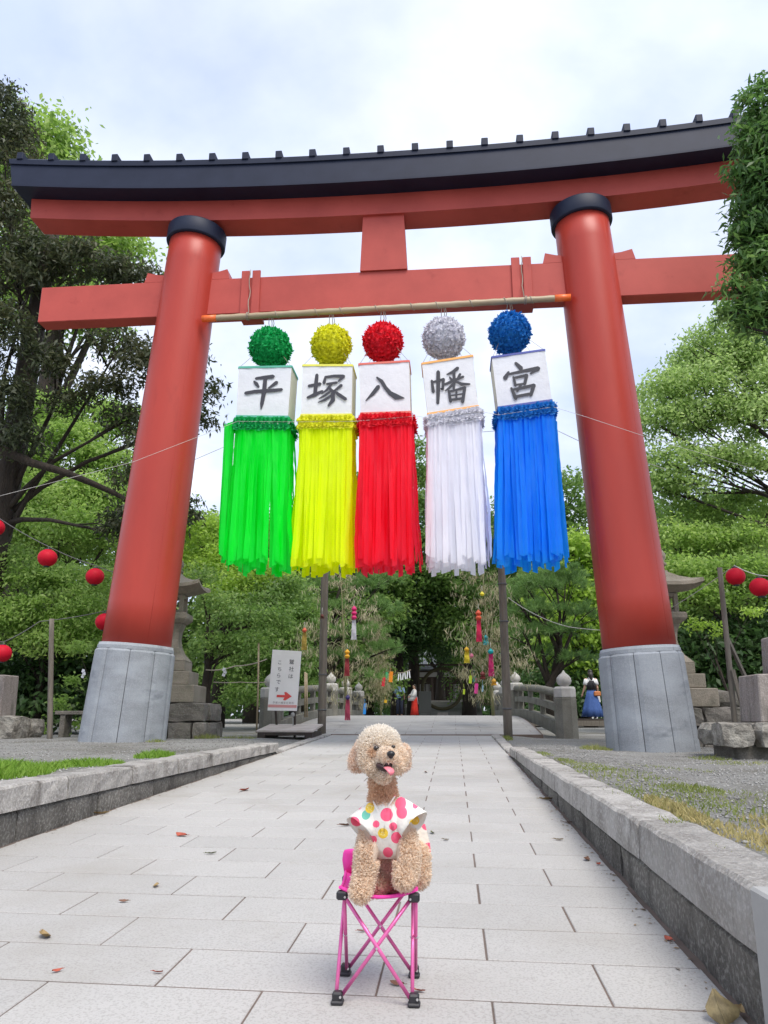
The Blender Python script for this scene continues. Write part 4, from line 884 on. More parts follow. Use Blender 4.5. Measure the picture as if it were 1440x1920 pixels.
# ---- leaning signboard
SB = [A(511, 1218, 13.35), A(565, 1221, 13.30), A(556, 1333, 13.22), A(501.5, 1332, 13.27)]
sign = thing('signboard', (SB[2]+SB[3])/2, 'leaning white signboard with Japanese text and red arrow', 'sign')
M_signw = mat('sign_white', (.86, .84, .82), .6, (.80, .78, .76), 4.); M_signk = mat('sign_ink', (.05, .045, .045), .6); M_signr = mat('sign_red', (.72, .07, .06), .55); M_signp = mat('sign_pink', (.66, .30, .28), .6); M_signg = mat('sign_grey', (.25, .2, .2), .6)
nrm = (SB[1]-SB[0]).cross(SB[3]-SB[0]).normalized()
if nrm.y > 0: nrm = -nrm
sq_ = lambda u, v, d=0.: SB[0].lerp(SB[1], u).lerp(SB[3].lerp(SB[2], u), v)+nrm*d
mb = MB(); mb.add([sq_(0, 0, 0), sq_(1, 0, 0), sq_(1, 1, 0), sq_(0, 1, 0), sq_(0, 0, -.02), sq_(1, 0, -.02), sq_(1, 1, -.02), sq_(0, 1, -.02)], [(0, 1, 2, 3), (7, 6, 5, 4), (0, 4, 5, 1), (1, 5, 6, 2), (2, 6, 7, 3), (3, 7, 4, 0)]); board = mb.build('board', M_signw, sign)
def glyph(ch, u, v, su, sv, m, name='lettering'):
    cu = bpy.data.curves.new('t', 'FONT'); cu.body = ch; ob = bpy.data.objects.new('t', cu); COL.objects.link(ob)
    me = bpy.data.meshes.new_from_object(ob.evaluated_get(bpy.context.evaluated_depsgraph_get())); bpy.data.objects.remove(ob)
    co = np.array([v_.co[:] for v_ in me.vertices]); lo, hi = co.min(0), co.max(0); s_ = max(hi[0]-lo[0], hi[1]-lo[1])
    for v_ in me.vertices:
        a = (v_.co.x-(lo[0]+hi[0])/2)/s_; b = (v_.co.y-(lo[1]+hi[1])/2)/s_; v_.co = sq_(u+a*su, v-b*sv, .004)-wl(sign)
    me.name = name; return link(name, me, board, None, m)
for ch, u, v, s_ in (('鷲', .70, .19, .17), ('社', .71, .31, .17), ('は', .71, .43, .15), ('こ', .29, .21, .12), ('ち', .30, .32, .14), ('ら', .29, .425, .14), ('で', .30, .535, .15), ('す', .27, .655, .15)): glyph(ch, u, v, s_, s_*.48, M_signk)
for i, ch in enumerate('平塚八幡宮社務所'): glyph(ch, .20+i*.092, .872, .075, .036, M_signg)
ar = [(.28, .745), (.56, .745), (.53, .70), (.60, .695), (.80, .765), (.58, .835), (.51, .825), (.55, .785), (.28, .785)]
mb = MB(); mb.add([sq_(u, v, .005) for u, v in ar], [tuple(range(9))]); mb.build('arrow', M_signr, board)
mb = MB(); mb.add([sq_(u, v, .004) for u, v in ((.01, .905), (.99, .905), (.99, .95), (.01, .95))], [(0, 1, 2, 3)]); mb.build('stripe', M_signp, board)
for u in (.18, .87):
    mb = MB(); tb = sq_(u, .75, -.045); bt = A(552 if u > .5 else 520, 1378, 13.35); mb.bar(Vector((bt.x, bt.y+.05, .25)), tb, .035, .035); mb.build('leg', M_darkwood, sign)
mb = MB(); mb.ball(A(549, 1340, 13.15), (.034, .034, .04), 14, 10); mb.tube([A(549, 1345, 13.15), A(550, 1368, 13.18)], .008, 6); mb.build('spot_lamp', M_newstone, sign)
# ---- low board on sleepers
t = thing('wooden_platform', A(548, 1385, 12.9), 'low weathered wooden platform lying below the signboard', 'platform')
M_palew = mat('pale_weathered_board', (.58, .52, .47), .85, (.46, .40, .35), 5.)
c = A(545, 1373, 13.0); z0 = gz(c.x, c.y)
for i in range(4):
    mb = MB(); mb.box((c.x, c.y-.36+.24*i, z0+.125+.022*i), (.92, .23, .03), Matrix.Rotation(.09, 3, 'X'), .003); mb.build('board', M_palew, t)
for s in (-1, 1):
    mb = MB(); mb.box((c.x+s*.38, c.y, z0+.045), (.12, .95, .11), bev=.006); mb.build('sleeper', M_darkwood, t)
mb = MB(); mb.box((c.x, c.y-.44, z0+.08), (.66, .05, .06), bev=.006); mb.build('front_rail', M_darkwood, t)
# ---- bench at far left
c = A(140, 1386, 12.6); t = thing('bench', (c.x, c.y, .33), 'old low stone bench behind the left lantern post', 'bench')
mb = MB(); mb.box((c.x, c.y, .33+.40), (.62, .3, .06), bev=.008); mb.build('seat', M_rubble, t)
for s in (-1, 1):
    mb = MB(); mb.box((c.x+s*.18, c.y, .33+.18), (.09, .26, .40), bev=.008); mb.build('leg', M_rubble, t)
# ---- stone monuments at both edges
M_monu = mat('monument_stone', (.30, .265, .235), .9, (.20, .17, .15), 4., speck=(60, (.44, .40, .37), .5), stain=(3, (.10, .09, .075), .55, .72), bump=(22, .6, .03), stretch=(2, 2, .5))
M_rough = mat('rough_hewn_stone', (.38, .36, .31), .95, (.17, .155, .13), 7., .4, .62, bump=(14, 1.0, .07))
def rbox(c, d, name, parent, m, bev=.02):
    mb = MB(); mb.box(c, d, bev=bev); return mb.build(name, m, parent)
t = thing('stone_monument', (3.45, 8.95, .26), 'stepped stone monument at the right picture edge', 'monument')
for cx, w_ in ((2.86, .32), (3.62, 1.12)): stone((cx, 8.55, .50), (w_, .36, .24), t, M_rough, rough_=.012, name='ledge_stone')
stone((3.5, 9.1, .50), (1.55, .6, .22), t, M_rough, rough_=.02, name='ledge_stone')
rbox((3.55, 8.95, .30), (1.3, .8, .2), 'footing', t, M_rubble)
mb = MB(); mb.box((3.95, 8.95, .87), (1.5, .62, .50), bev=.012, taper=(.965, .94)); mb.build('pedestal_block', M_monu, t)
mb = MB(); mb.box((4.2, 8.98, 1.33), (1.42, .5, .42), bev=.015, taper=(.97, .95)); mb.build('upper_block', M_monu, t)
t = thing('stone_monument', (-7.3, 11.8, .35), 'stone monument block at the left picture edge', 'monument')
for cx, w_ in ((-6.78, .44), (-7.4, .72)): stone((cx, 11.65, .50), (w_, .5, .34), t, M_rough, rough_=.02, name='ledge_stone')
stone((-7.2, 12.1, .48), (1.4, .4, .3), t, M_rough, rough_=.02, name='ledge_stone')
mb = MB(); mb.box((-7.33, 11.85, .98), (.80, .45, .64), bev=.015, taper=(.97, .95)); mb.build('pedestal_block', M_monu, t)
# ---- plain rubble wall behind the right monument
t = thing('rubble_wall', (3.9, 12.2, .26), 'low dark rubble stone wall between right lantern and monument', 'wall')
for row in range(3):
    x = 3.55 + row*.12
    while x < 6.2:
        l = rg.uniform(.38, .6); stone((x+l/2, 12.3+rg.uniform(-.03, .03), .27+.27*row+.1), (l-.02, .4, .265), t, M_rubble, rough_=.022, name='wall_stone'); x += l
# ---- small parallel footbridge at right
fb = thing('wooden_footbridge', (4.5, 26.8, .4), 'dark footbridge deck carrying the woman in the blue skirt', 'footbridge')
for i in range(9):
    mb = MB(); mb.box((4.5, 26.2+.16*i, .545), (4.4, .15, .05), bev=.004); mb.build('plank', M_darkwood, fb)
for yy_ in (26.1, 27.6):
    mb = MB(); mb.box((4.5, yy_, .43), (4.4, .12, .17), bev=.004); mb.build('girder', M_wood, fb)
for x_ in (2.7, 4.5, 6.3):
    mb = MB(); mb.box((x_, 26.85, .32), (.25, 1.3, .3)); mb.build('pier', M_rubble, fb)
# ---- fallen leaves on the path
M_deadleaf = [mat('dead_leaf_'+n_, c_, .7, tuple(k*.7 for k in c_), 60.) for n_, c_ in (('ochre', (.36, .25, .11)), ('brown', (.20, .10, .06)), ('red', (.42, .09, .05)), ('green', (.13, .15, .05)))]
def dead_leaf(c, l, w_, rot, m, label, tip=.2, nrm_up=0.2, seed=0):
    rgl = random.Random(seed); pts = []; n = 8
    for i in range(n+1):
        t_ = i/n; wv = w_*math.sin(math.pi*t_**.8)*.5*(1+rgl.uniform(-.12, .12)); cu = tip*l*(t_-.5)**2
        pts += [Vector((l*(t_-.5), -wv, cu+w_*.22*rgl.uniform(.5, 1))), Vector((l*(t_-.5), 0, cu)), Vector((l*(t_-.5), wv, cu+w_*.22*rgl.uniform(.5, 1)))]
    M3 = Matrix.Rotation(rot, 3, 'Z') @ Matrix.Rotation(nrm_up*.3, 3, 'X'); mb = MB()
    mb.add([Vector(c)+M3 @ p for p in pts], [(i*3+j, i*3+j+1, i*3+4+j, i*3+3+j) for i in range(n) for j in (0, 1)], True)
    mb.tube([Vector(c)+M3 @ Vector((l*.5, 0, tip*l*.25)), Vector(c)+M3 @ Vector((l*.68, w_*.06, tip*l*.3))], .0018*l/.1, 4)
    return tag(mb.build('fallen_leaf', m, None, c), label, 'leaf', 'fallen leaves on the path')
def onpath(px, py):
    d = _r*((px-720)/FPX)+_U*((960-py)/FPX)+_F; t_ = -CAMH/(d.z-S*d.y); return Vector((0, 0, CAMH))+d*t_
rows_ = [((1336, 1852), (1338, 1855), (1340, 1853)), ((1328, 1872), (1341, 1868), (1352, 1866)), ((1322, 1888), (1346, 1882), (1370, 1878)), ((1327, 1902), (1352, 1897), (1388, 1893)), ((1340, 1914), (1358, 1910), (1386, 1906)), ((1352, 1922), (1362, 1921), (1374, 1917))]
mb = MB(); vs = []
for i, (a_, b_, c_) in enumerate(rows_):
    bulge = .012*math.sin(math.pi*i/5); vs += [A(*a_, 1.985-.008*i+bulge*.2), A(*b_, 1.985-.010*i-bulge), A(*c_, 1.990-.008*i+bulge*.6)]
mb.add(vs, [(i*3+j, i*3+j+1, i*3+4+j, i*3+3+j) for i in range(5) for j in (0, 1)], True); mb.tube([vs[i*3+1]-Vector((0, .0012, 0)) for i in range(6)], [.0009, .0012, .0014, .0015, .0016, .0018], 5)
tag(mb.build('fallen_leaf', mat('dry_olive_leaf', (.30, .235, .11), .6, (.17, .13, .06), 45., .4, .62), None, A(1362, 1915, 1.95)), 'large dry olive leaf curled in the bottom right corner', 'leaf', 'fallen leaves on the path')
dead_leaf(onpath(1385, 1905)+Vector((0, 0, .01)), .05, .03, R(60), M_deadleaf[0], 'small tan leaf touching the large dry leaf', .4, 1, 5)
for i, (px, py, l, k, lab) in enumerate([(459, 1483, .11, 2, 'reddish leaf high on the left half of the path'), (341, 1568, .08, 2, 'small red leaf in the left middle of the path'), (395, 1602, .05, 3, 'dark green leaf scrap left of the stool'), (650, 1549, .085, 1, 'brown leaf just left of the dog shirt'), (810, 1563, .055, 3, 'narrow greenish leaf right of the dog'), (835, 1576, .04, 0, 'tiny tan leaf right of the narrow green leaf'), (293, 1663, .05, 0, 'pale brown leaf on the left slabs'), (82, 1757, .075, 0, 'thin curled brown twig leaf at lower left'), (232, 1692, .035, 1, 'tiny brown leaf below the pale leaf'), (107, 1823, .03, 2, 'tiny red leaf at lower left'), (295, 1826, .03, 2, 'tiny reddish leaf on a lower left slab'), (1047, 1576, .05, 0, 'brown leaf near the right kerb middle'), (1100, 1613, .06, 1, 'dark curled leaf near the right kerb'), (1255, 1764, .04, 2, 'orange leaf at the right kerb foot'), (1025, 1500, .10, 0, 'tan leaf far along the right kerb'), (1122, 1622, .035, 2, 'small red scrap beside the right kerb'), (785, 1861, .035, 2, 'reddish leaf behind the stool feet'), (680, 1748, .035, 2, 'faint red leaf under the stool'), (798, 1449, .07, 1, 'dark leaf on the path right of the dog head'), (1064, 1544, .05, 1, 'brown leaf at the right kerb joint'), (190, 1527, .09, 0, 'yellowish leaf at the left kerb foot'), (745, 1848, .04, 1, 'brown leaf between the stool feet')]):
    p = onpath(px, py); dead_leaf(p+Vector((0, 0, .004)), l, l*.45, rg.uniform(0, 6), M_deadleaf[k], lab, .3, 1, 10+i)
# ================================================================== people
M_skin = mat('skin', (.55, .33, .24), .6); M_hair = mat('dark_hair', (.02, .016, .014), .5)
def cloth(n_, c_): return mat(n_, c_, .85, tuple(k*.8 for k in c_), 9.)
def limb(pts): return [(pts[i][0], pts[i][1], pts[i+1][0], pts[i+1][1]) for i in range(len(pts)-1)]
def figure(name, base, h, rotz, arms, label, legs=True, stance=.09):
    t = thing(name, base, label, 'person'); t.rotation_euler = (0, 0, rotz); k = h/1.7
    v = lambda x, y, z: Vector((x*k, y*k, z*k))
    pr = [(v(0, 0, 1.60), (.075*k, .092*k, .105*k)), (v(0, -.085, 1.585), (.016*k, .02*k, .02*k)), (v(0, -.06, 1.53), (.04*k, .04*k, .035*k)), (v(-.08, 0, 1.59), (.012*k, .02*k, .028*k)), (v(.08, 0, 1.59), (.012*k, .02*k, .028*k)),
          (v(0, .005, 1.38), .058*k, v(0, 0, 1.54), .05*k), (v(0, 0, 1.36), (.17*k, .09*k, .07*k)), (v(0, 0, 1.22), (.145*k, .10*k, .16*k)), (v(0, 0, .98), (.15*k, .105*k, .13*k))]
    for s in (-1, 1):
        if legs: pr += limb([(v(s*stance, 0, .92), .085*k), (v(s*stance*1.05, -.01, .5), .058*k), (v(s*stance*1.1, .01, .09), .04*k)]) + [(v(s*stance*1.1, .02, .04), .036*k, v(s*stance*1.2, -.15, .03), .028*k)]
        e, hd = arms[0 if s < 0 else 1]
        pr += limb([(v(s*.18, 0, 1.36), .052*k), (v(*e), .042*k), (v(*hd), .03*k)])
        d = (v(*hd)-v(*e)).normalized(); a = v(*hd); pr += [(a+d*.045*k, (.034*k, .026*k, .045*k))]
        sd = d.cross(Vector((0, 1, 0))); sd = sd.normalized() if sd.length > .1 else Vector((1, 0, 0))
        for f in range(4): b0 = a+d*.07*k+sd*(f-1.5)*.017*k; pr.append((b0, .010*k, b0+d*(.05+.012*(f in (1, 2)))*k+Vector((0, -.012*k, 0)), .008*k))
        pr.append((a+d*.02*k-sd*.03*k, .011*k, a+d*.06*k-sd*.048*k, .009*k))
    me = clump(pr, 'body', .016*k if h > 1 else .01, 2); me.name = 'body'; o = link('body', me, t, None, M_skin); return t, v, o
def part(t, mb, name, m, mod=None):
    o = link(name, mb.mesh(name), t, None, m); return o
def sleeve_(t, a, b, r0, r1, m, name='sleeve', n=14):
    mb = MB(); mb.tube([a, Vector(a).lerp(b, .5), b], [r0, (r0+r1)/2, r1], n); return part(t, mb, name, m)
def hairball(t, v, k, long=0.0, m=M_hair, bun=False):
    mb = MB(); mb.ball(v(0, .018, 1.625), (.086*k, .095*k, .105*k), 16, 12)
    if long: mb.loft([(0, .085*k, (1.62-long)*k, .03*k, .015*k), (0, .085*k, (1.62-long*.6)*k, .06*k, .03*k), (0, .07*k, 1.5*k, .085*k, .05*k), (0, .05*k, 1.62*k, .085*k, .07*k)], 12)
    if bun: mb.tube([v(0, .10, 1.58), v(0, .12, 1.45), v(0, .11, 1.2)], [.03*k, .026*k, .014*k], 10)
    return part(t, mb, 'hair', m)
YP = 41.0
zP = .652
xm = A(749, 1300, YP).x
t, v, bo_ = figure('person', (xm, YP, zP), 1.74, R(172), (((-.24, .02, 1.1), (-.22, -.10, .90)), ((.24, .0, 1.1), (.20, -.16, .95))), 'person in light blue shirt and navy trousers with black shoulder bag'); k = 1.74/1.7
M_bs = cloth('light_blue_shirt', (.38, .56, .90)); M_nt = cloth('navy_trousers', (.02, .028, .06))
mb = MB(); mb.loft([(0, 0, .86*k, .185*k, .135*k), (0, 0, 1.0*k, .185*k, .135*k), (0, 0, 1.2*k, .185*k, .13*k), (0, 0, 1.36*k, .205*k, .115*k), (0, 0, 1.43*k, .10*k, .08*k)], 20); part(t, mb, 'shirt', M_bs)
for s, e in ((-1, (-.24, .02, 1.1)), (1, (.24, 0, 1.1))): sleeve_(t, v(s*.17, 0, 1.37), v(*e), .075*k, .075*k, M_bs)
mb = MB()
for s in (-1, 1): mb.tube([v(s*.085, 0, .95), v(s*.095, 0, .5), v(s*.10, .01, .07)], [.115*k, .09*k, .075*k], 14)
part(t, mb, 'trousers', M_nt); hairball(t, v, k)
bg_ = MB(); bg_.box(v(-.15, .15, 1.04), (.16, .11, .27), bev=.04); o = part(t, bg_, 'bag', mat('black_bag', (.012, .012, .014), .6)); mb = MB(); mb.tube([v(-.02, .16, 1.25), v(.10, .12, 1.42), v(.12, 0, 1.45), v(.05, -.13, 1.25), v(-.12, -.13, 1.05)], .016, 6); part(t, mb, 'bag_strap', M_blackpl)
xk = A(777, 1300, YP+.3).x
t, v, bo_ = figure('person', (xk, YP+.3, zP), 1.58, R(-68), (((-.23, -.08, 1.08), (-.08, -.28, 1.02)), ((.23, -.08, 1.08), (.08, -.28, 1.02))), 'person in white robe sleeves and bright red hakama standing on the bridge approach'); k = 1.58/1.7
M_wr = cloth('white_robe', (.80, .80, .82)); M_rh = cloth('red_hakama', (.72, .035, .02))
mb = MB(); mb.loft([(0, 0, .98*k, .165*k, .13*k), (0, 0, 1.2*k, .18*k, .13*k), (0, 0, 1.36*k, .20*k, .11*k), (0, 0, 1.44*k, .085*k, .075*k)], 20); part(t, mb, 'robe', M_wr)
for s in (-1, 1):
    mb = MB(); mb.tube([v(s*.16, 0, 1.36), v(s*.22, -.06, 1.14), v(s*.12, -.24, 1.04)], [.08*k, .10*k, .11*k], 14)
    mb.loft([(s*.14*k, -.20*k, .80*k, .03*k, .13*k), (s*.16*k, -.17*k, .95*k, .05*k, .15*k), (s*.18*k, -.12*k, 1.1*k, .06*k, .12*k)], 12); part(t, mb, 'hanging_sleeve', M_wr)
mb = MB(); rings = [(0, 0, .03*k, .27*k, .23*k), (0, 0, .4*k, .23*k, .19*k), (0, 0, .8*k, .18*k, .15*k), (0, 0, 1.06*k, .155*k, .125*k)]
mb.loft(rings, 28)
for i in range(len(mb.v)):
    x_, y_, z_ = mb.v[i]; a_ = math.atan2(y_, x_); f = 1+.07*math.sin(a_*9)*(1-z_/(1.1*k)); mb.v[i] = (x_*f, y_*f, z_)
part(t, mb, 'hakama', M_rh); mb = MB(); mb.bar(v(.03, .155, 1.02), v(.05, .20, .62), .05, .012); part(t, mb, 'sash', M_wr); hairball(t, v, k, bun=True)
pw = A(1112, 1347, 26.85)
t, v, bo_ = figure('person', (pw.x, 26.85, .572), 1.58, R(188), (((-.22, .02, 1.08), (-.24, -.06, .88)), ((.23, .0, 1.1), (.30, -.08, .86))), 'person with long dark hair in white top and wide blue denim skirt on the footbridge'); k = 1.58/1.7
M_dn = mat('blue_denim', (.055, .12, .33), .85, (.035, .08, .24), 5., stretch=(8, 8, .6)); M_wt = cloth('white_top', (.78, .78, .78)); M_vs = cloth('black_vest', (.02, .02, .024))
mb = MB(); mb.loft([(0, 0, .06*k, .40*k, .32*k), (0, 0, .35*k, .33*k, .26*k), (0, 0, .75*k, .22*k, .17*k), (0, 0, 1.02*k, .145*k, .115*k)], 36)
for i in range(len(mb.v)):
    x_, y_, z_ = mb.v[i]; a_ = math.atan2(y_, x_); f = 1+.09*math.sin(a_*8+1)*(1-z_/(1.05*k)); mb.v[i] = (x_*f, y_*f, z_)
part(t, mb, 'skirt', M_dn)
mb = MB(); mb.loft([(0, 0, .98*k, .15*k, .12*k), (0, 0, 1.2*k, .165*k, .12*k), (0, 0, 1.36*k, .19*k, .105*k), (0, 0, 1.43*k, .09*k, .075*k)], 20); part(t, mb, 'top', M_wt)
for s, e in ((-1, (-.22, .02, 1.08)), (1, (.23, 0, 1.1))): sleeve_(t, v(s*.16, 0, 1.36), v(s*.215, .01, 1.17), .075*k, .08*k, M_wt)
mb = MB(); mb.loft([(0, .012, 1.0*k, .158*k, .13*k), (0, .012, 1.2*k, .17*k, .128*k), (0, .012, 1.32*k, .12*k, .118*k)], 20); part(t, mb, 'vest', M_vs); hairball(t, v, k, long=.38)
mb = MB(); mb.box(v(-.16, .17, .86), (.23, .09, .16), bev=.03); part(t, mb, 'handbag', mat('tan_leather', (.50, .17, .05), .5)); mb = MB(); mb.tube([v(-.16, .16, .93), v(-.04, .15, 1.2), v(.12, .06, 1.43), v(.10, -.10, 1.3)], .012, 6); part(t, mb, 'bag_strap', M_vs)
cbp = Vector((pw.x, 26.85, .572)) + Matrix.Rotation(R(188), 3, 'Z') @ v(-.255, -.10, .70)
mb = MB(); mb.box(cbp, (.16, .10, .26), bev=.02, taper=(.8, .6)); mb.tube([cbp+Vector((-.05, 0, .12)), cbp+Vector((0, 0, .20)), cbp+Vector((.05, 0, .12))], .008, 5); tag(mb.build('carrier_bag', M_wt, None, cbp), 'small white carrier bag in the hand of the person in the denim skirt', 'bag')
# ================================================================== vegetation
rn = np.random.default_rng(11)
def unit(a): return a/(np.linalg.norm(a, axis=1)[:, None]+1e-9)
def leaves(centres, outward, per, cr, leaf, flat=.6, up=.6, out=.5, rnd=.8, droop=.25, jitter=.35, dirmode=None):
    """clumps of leaf-shaped faces round the given centres"""
    n = len(centres)*per; C = np.repeat(centres, per, 0); O = np.repeat(outward, per, 0)
    P = C + rn.normal(0, 1, (n, 3))*np.array((cr, cr, cr*flat))
    Nn = unit(O*out + np.array((0, 0, up)) + rn.normal(0, rnd, (n, 3)))
    T = rn.normal(0, 1, (n, 3)) + O*.6; T[:, 2] -= droop
    if dirmode == 'down': T = rn.normal(0, .5, (n, 3)); T[:, 2] -= 1.2
    if dirmode == 'tuft': T = unit(rn.normal(0, .55, (n, 3)) + np.array((0, 0, .55)) + O*.5); P = C + T*cr*.6 + rn.normal(0, .25, (n, 3))*np.array((cr, cr, cr*.4))
    T = T - Nn*(T*Nn).sum(1)[:, None] if dirmode is None else T
    T = unit(T); B = unit(np.cross(Nn, T)); s = rn.uniform(1-jitter, 1+jitter, (n, 1))
    l, w_ = leaf[0]*s, leaf[1]*s
    V = np.empty((n, 4, 3)); V[:, 0] = P-T*l*.5; V[:, 1] = P+B*w_*.5-T*l*.06; V[:, 2] = P+T*l*.5; V[:, 3] = P-B*w_*.5-T*l*.06
    if dirmode is None: V[:, 2] -= np.array((0, 0, 1.))*l*.15
    return V.reshape(-1, 3), np.arange(n*4).reshape(-1, 4)
def lobes_to_clumps(lobes, dens, shell=.45):
    cs, os_ = [], []
    for (cx, cy, cz, rx, ry, rz) in lobes:
        k = max(6, int(dens*(rx*ry+rx*rz+ry*rz)/3)); d = unit(rn.normal(0, 1, (k, 3))); d[:, 2] = np.where(d[:, 2] < -.45, -d[:, 2], d[:, 2])
        rr = shell+(1-shell)*rn.random((k, 1))**.6; rr *= 1+.16*np.sin(d[:, :1]*5+cx)*np.cos(d[:, 1:2]*4+cz)
        cs.append(np.array((cx, cy, cz))+d*rr*np.array((rx, ry, rz))); os_.append(d)
    return np.concatenate(cs), np.concatenate(os_)
def limbs(mb, trunk, lobes, r, rgx, sub=3, frac=(.35, .9), thin=.35):
    T = [Vector(p) for p in trunk]
    for L in lobes:
        c = Vector(L[:3]); f = rgx.uniform(*frac)*(len(T)-1); i = min(int(f), len(T)-2); s = T[i].lerp(T[i+1], f-i)
        if s.z > c.z: s = T[0].lerp(T[-1], .35)
        m_ = s.lerp(c, .5)+Vector((rgx.uniform(-.1, .1), rgx.uniform(-.1, .1), .12))*(c-s).length*.6
        pts = [s, s.lerp(m_, .5)+Vector((0, 0, .03))*(c-s).length, m_, m_.lerp(c, .5), c]
        mb.tube(pts, [r*thin*k for k in (1., .8, .6, .4, .2)], 7)
        for _ in range(sub):
            e = c+Vector((rgx.uniform(-1, 1)*L[3], rgx.uniform(-1, 1)*L[4], rgx.uniform(-.3, .9)*L[5])); b = m_.lerp(c, rgx.uniform(0, .8))
            mb.tube([b, b.lerp(e, .5)+Vector((0, 0, .06)), e], [r*thin*.35, r*thin*.22, r*thin*.08], 5)
def tree(name, label, trunk, r0, r1, lobes, leafm, dens, per, cr, leaf, seed, group='trees of the shrine grove', cat='tree', bark=M_bark, shell=.45, limb_r=None, frac=(.35, .9), sub=3, thin=.35, lstep=1, **kw):
    rgx = random.Random(seed); base = Vector(trunk[0]); t = thing(name, base, label, cat, group); mb = MB(); n = len(trunk)
    mb.tube(trunk, [lerp(r0, r1, (i/(n-1))**.8)*(1.25 if i == 0 else 1) for i in range(n)], 10); limbs(mb, trunk, lobes[::lstep], limb_r or r0, rgx, sub, frac, thin); mb.build('trunk', bark, t)
    cs, os_ = lobes_to_clumps(lobes, dens, shell); V, F = leaves(cs, os_, per, cr, leaf, **kw)
    o = link('crown', np_mesh('crown', V-np.array(base), F, (leafm,)), t); tag(o, kind='stuff'); return t
def LB(px, py, Y, rx, rz, ry=None):                     # a lobe that stands at this spot of the place, radii in metres
    p = A(px, py, Y); return (p.x, p.y, p.z, rx, ry or rx, rz)
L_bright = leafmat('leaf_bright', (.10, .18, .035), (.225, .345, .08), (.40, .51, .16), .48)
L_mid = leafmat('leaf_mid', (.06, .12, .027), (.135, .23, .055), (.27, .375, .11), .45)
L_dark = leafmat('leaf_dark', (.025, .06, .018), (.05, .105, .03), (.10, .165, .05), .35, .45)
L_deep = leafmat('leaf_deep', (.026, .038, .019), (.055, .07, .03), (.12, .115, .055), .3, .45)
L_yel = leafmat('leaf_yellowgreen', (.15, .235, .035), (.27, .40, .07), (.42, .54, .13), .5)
L_pine = leafmat('pine_needles', (.075, .145, .045), (.14, .245, .07), (.24, .36, .115), .38, .5)
L_dry = leafmat('dry_bamboo_leaf', (.20, .19, .10), (.38, .35, .21), (.62, .57, .40), .3, .6)
L_pale = leafmat('leaf_pale', (.14, .22, .06), (.28, .39, .13), (.45, .54, .25), .5)
L_near = leafmat('leaf_near', (.04, .095, .03), (.09, .18, .05), (.19, .30, .09), .42, .4)
# 1 dark evergreen left, drooping boughs behind the gate
tr0 = [(-9.6, 14.6, .3), (-9.3, 14.5, 3), (-9.0, 14.4, 6), (-8.8, 14.3, 9), (-8.6, 14.2, 12)]
lb = [LB(8, 300, 13.5, .75, 1.1), LB(0, 420, 13.5, .8, .9), LB(-20, 220, 13.5, .8, .9), LB(25, 530, 13.6, .75, .6), LB(10, 640, 13.4, .6, .8), LB(0, 760, 13.4, .65, .6), LB(70, 490, 13.8, .8, .45), LB(150, 500, 13.8, .8, .45), LB(215, 520, 13.9, .6, .35), LB(265, 528, 14, .5, .35), LB(90, 690, 13.6, .45, .5), LB(40, 830, 13.5, .5, .35), LB(225, 650, 14, .6, .35), LB(270, 700, 14, .55, .5), LB(200, 740, 14, .6, .4), LB(235, 790, 14, .35, .35), LB(355, 670, 14.2, .35, .35), LB(380, 740, 14.2, .30, .45), LB(372, 790, 14.2, .35, .3), LB(270, 830, 14.1, .4, .35), LB(255, 980, 14.2, .55, .4), LB(215, 1000, 14.2, .3, .3), LB(340, 965, 14.2, .3, .35), LB(120, 760, 13.9, .4, .3), LB(150, 600, 13.9, .5, .3), LB(250, 900, 14.2, .35, .3)]
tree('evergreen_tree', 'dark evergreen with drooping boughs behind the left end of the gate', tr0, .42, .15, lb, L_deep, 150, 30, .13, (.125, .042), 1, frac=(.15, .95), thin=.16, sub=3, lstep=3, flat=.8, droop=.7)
mb = MB(); mb.tube([A(-60, 815, 13.4), A(0, 842, 13.4), A(60, 868, 13.5), A(120, 885, 13.6), A(170, 905, 13.8), A(215, 925, 14), A(260, 950, 14.1)], [.10, .09, .08, .07, .06, .05, .03], 8); bough = mb.build('bough', M_bark, bpy.data.objects['evergreen_tree'])
# 2 tall light camphors behind left
tree('camphor_tree', 'tall light green camphor rising behind the left roof end', [(-14.5, 24, .3), (-14.3, 24, 7), (-14.0, 24, 13), (-13.8, 24, 19)], .55, .2, [LB(75, 290, 24, 1.6, 1.5), LB(45, 350, 24, 1.8, 1.6), LB(150, 395, 24.5, 1.6, 1.4), LB(215, 480, 24.5, 1.3, 1.1), LB(100, 480, 24, 2.0, 1.6), LB(20, 560, 24, 2, 1.8), LB(150, 600, 24, 1.6, 1.2)], L_bright, 34, 40, .42, (.22, .12), 2)
tree('camphor_tree', 'light green camphor filling the view left of the left pillar', [(-11, 20, .3), (-10.8, 20, 3), (-10.5, 20, 6), (-10.2, 20, 8)], .4, .14, [LB(40, 880, 19.5, 1.2, .9), LB(130, 850, 20, 1.2, .9), LB(195, 880, 20, 1.0, .8), LB(60, 960, 19, 1.3, .8), LB(160, 950, 19.5, 1.3, .8), LB(225, 940, 20, .8, .8), LB(10, 930, 18.8, 1.1, .8), LB(110, 1010, 18.5, 1.3, .7), LB(-30, 1010, 18.5, 1.3, .8), LB(200, 1020, 19, 1.0, .6), LB(240, 800, 20.5, .8, .6), LB(80, 790, 20.5, 1.1, .7), LB(170, 780, 21, 1.0, .6)], L_bright, 70, 62, .22, (.115, .055), 3, thin=.15, sub=2, flat=.5)
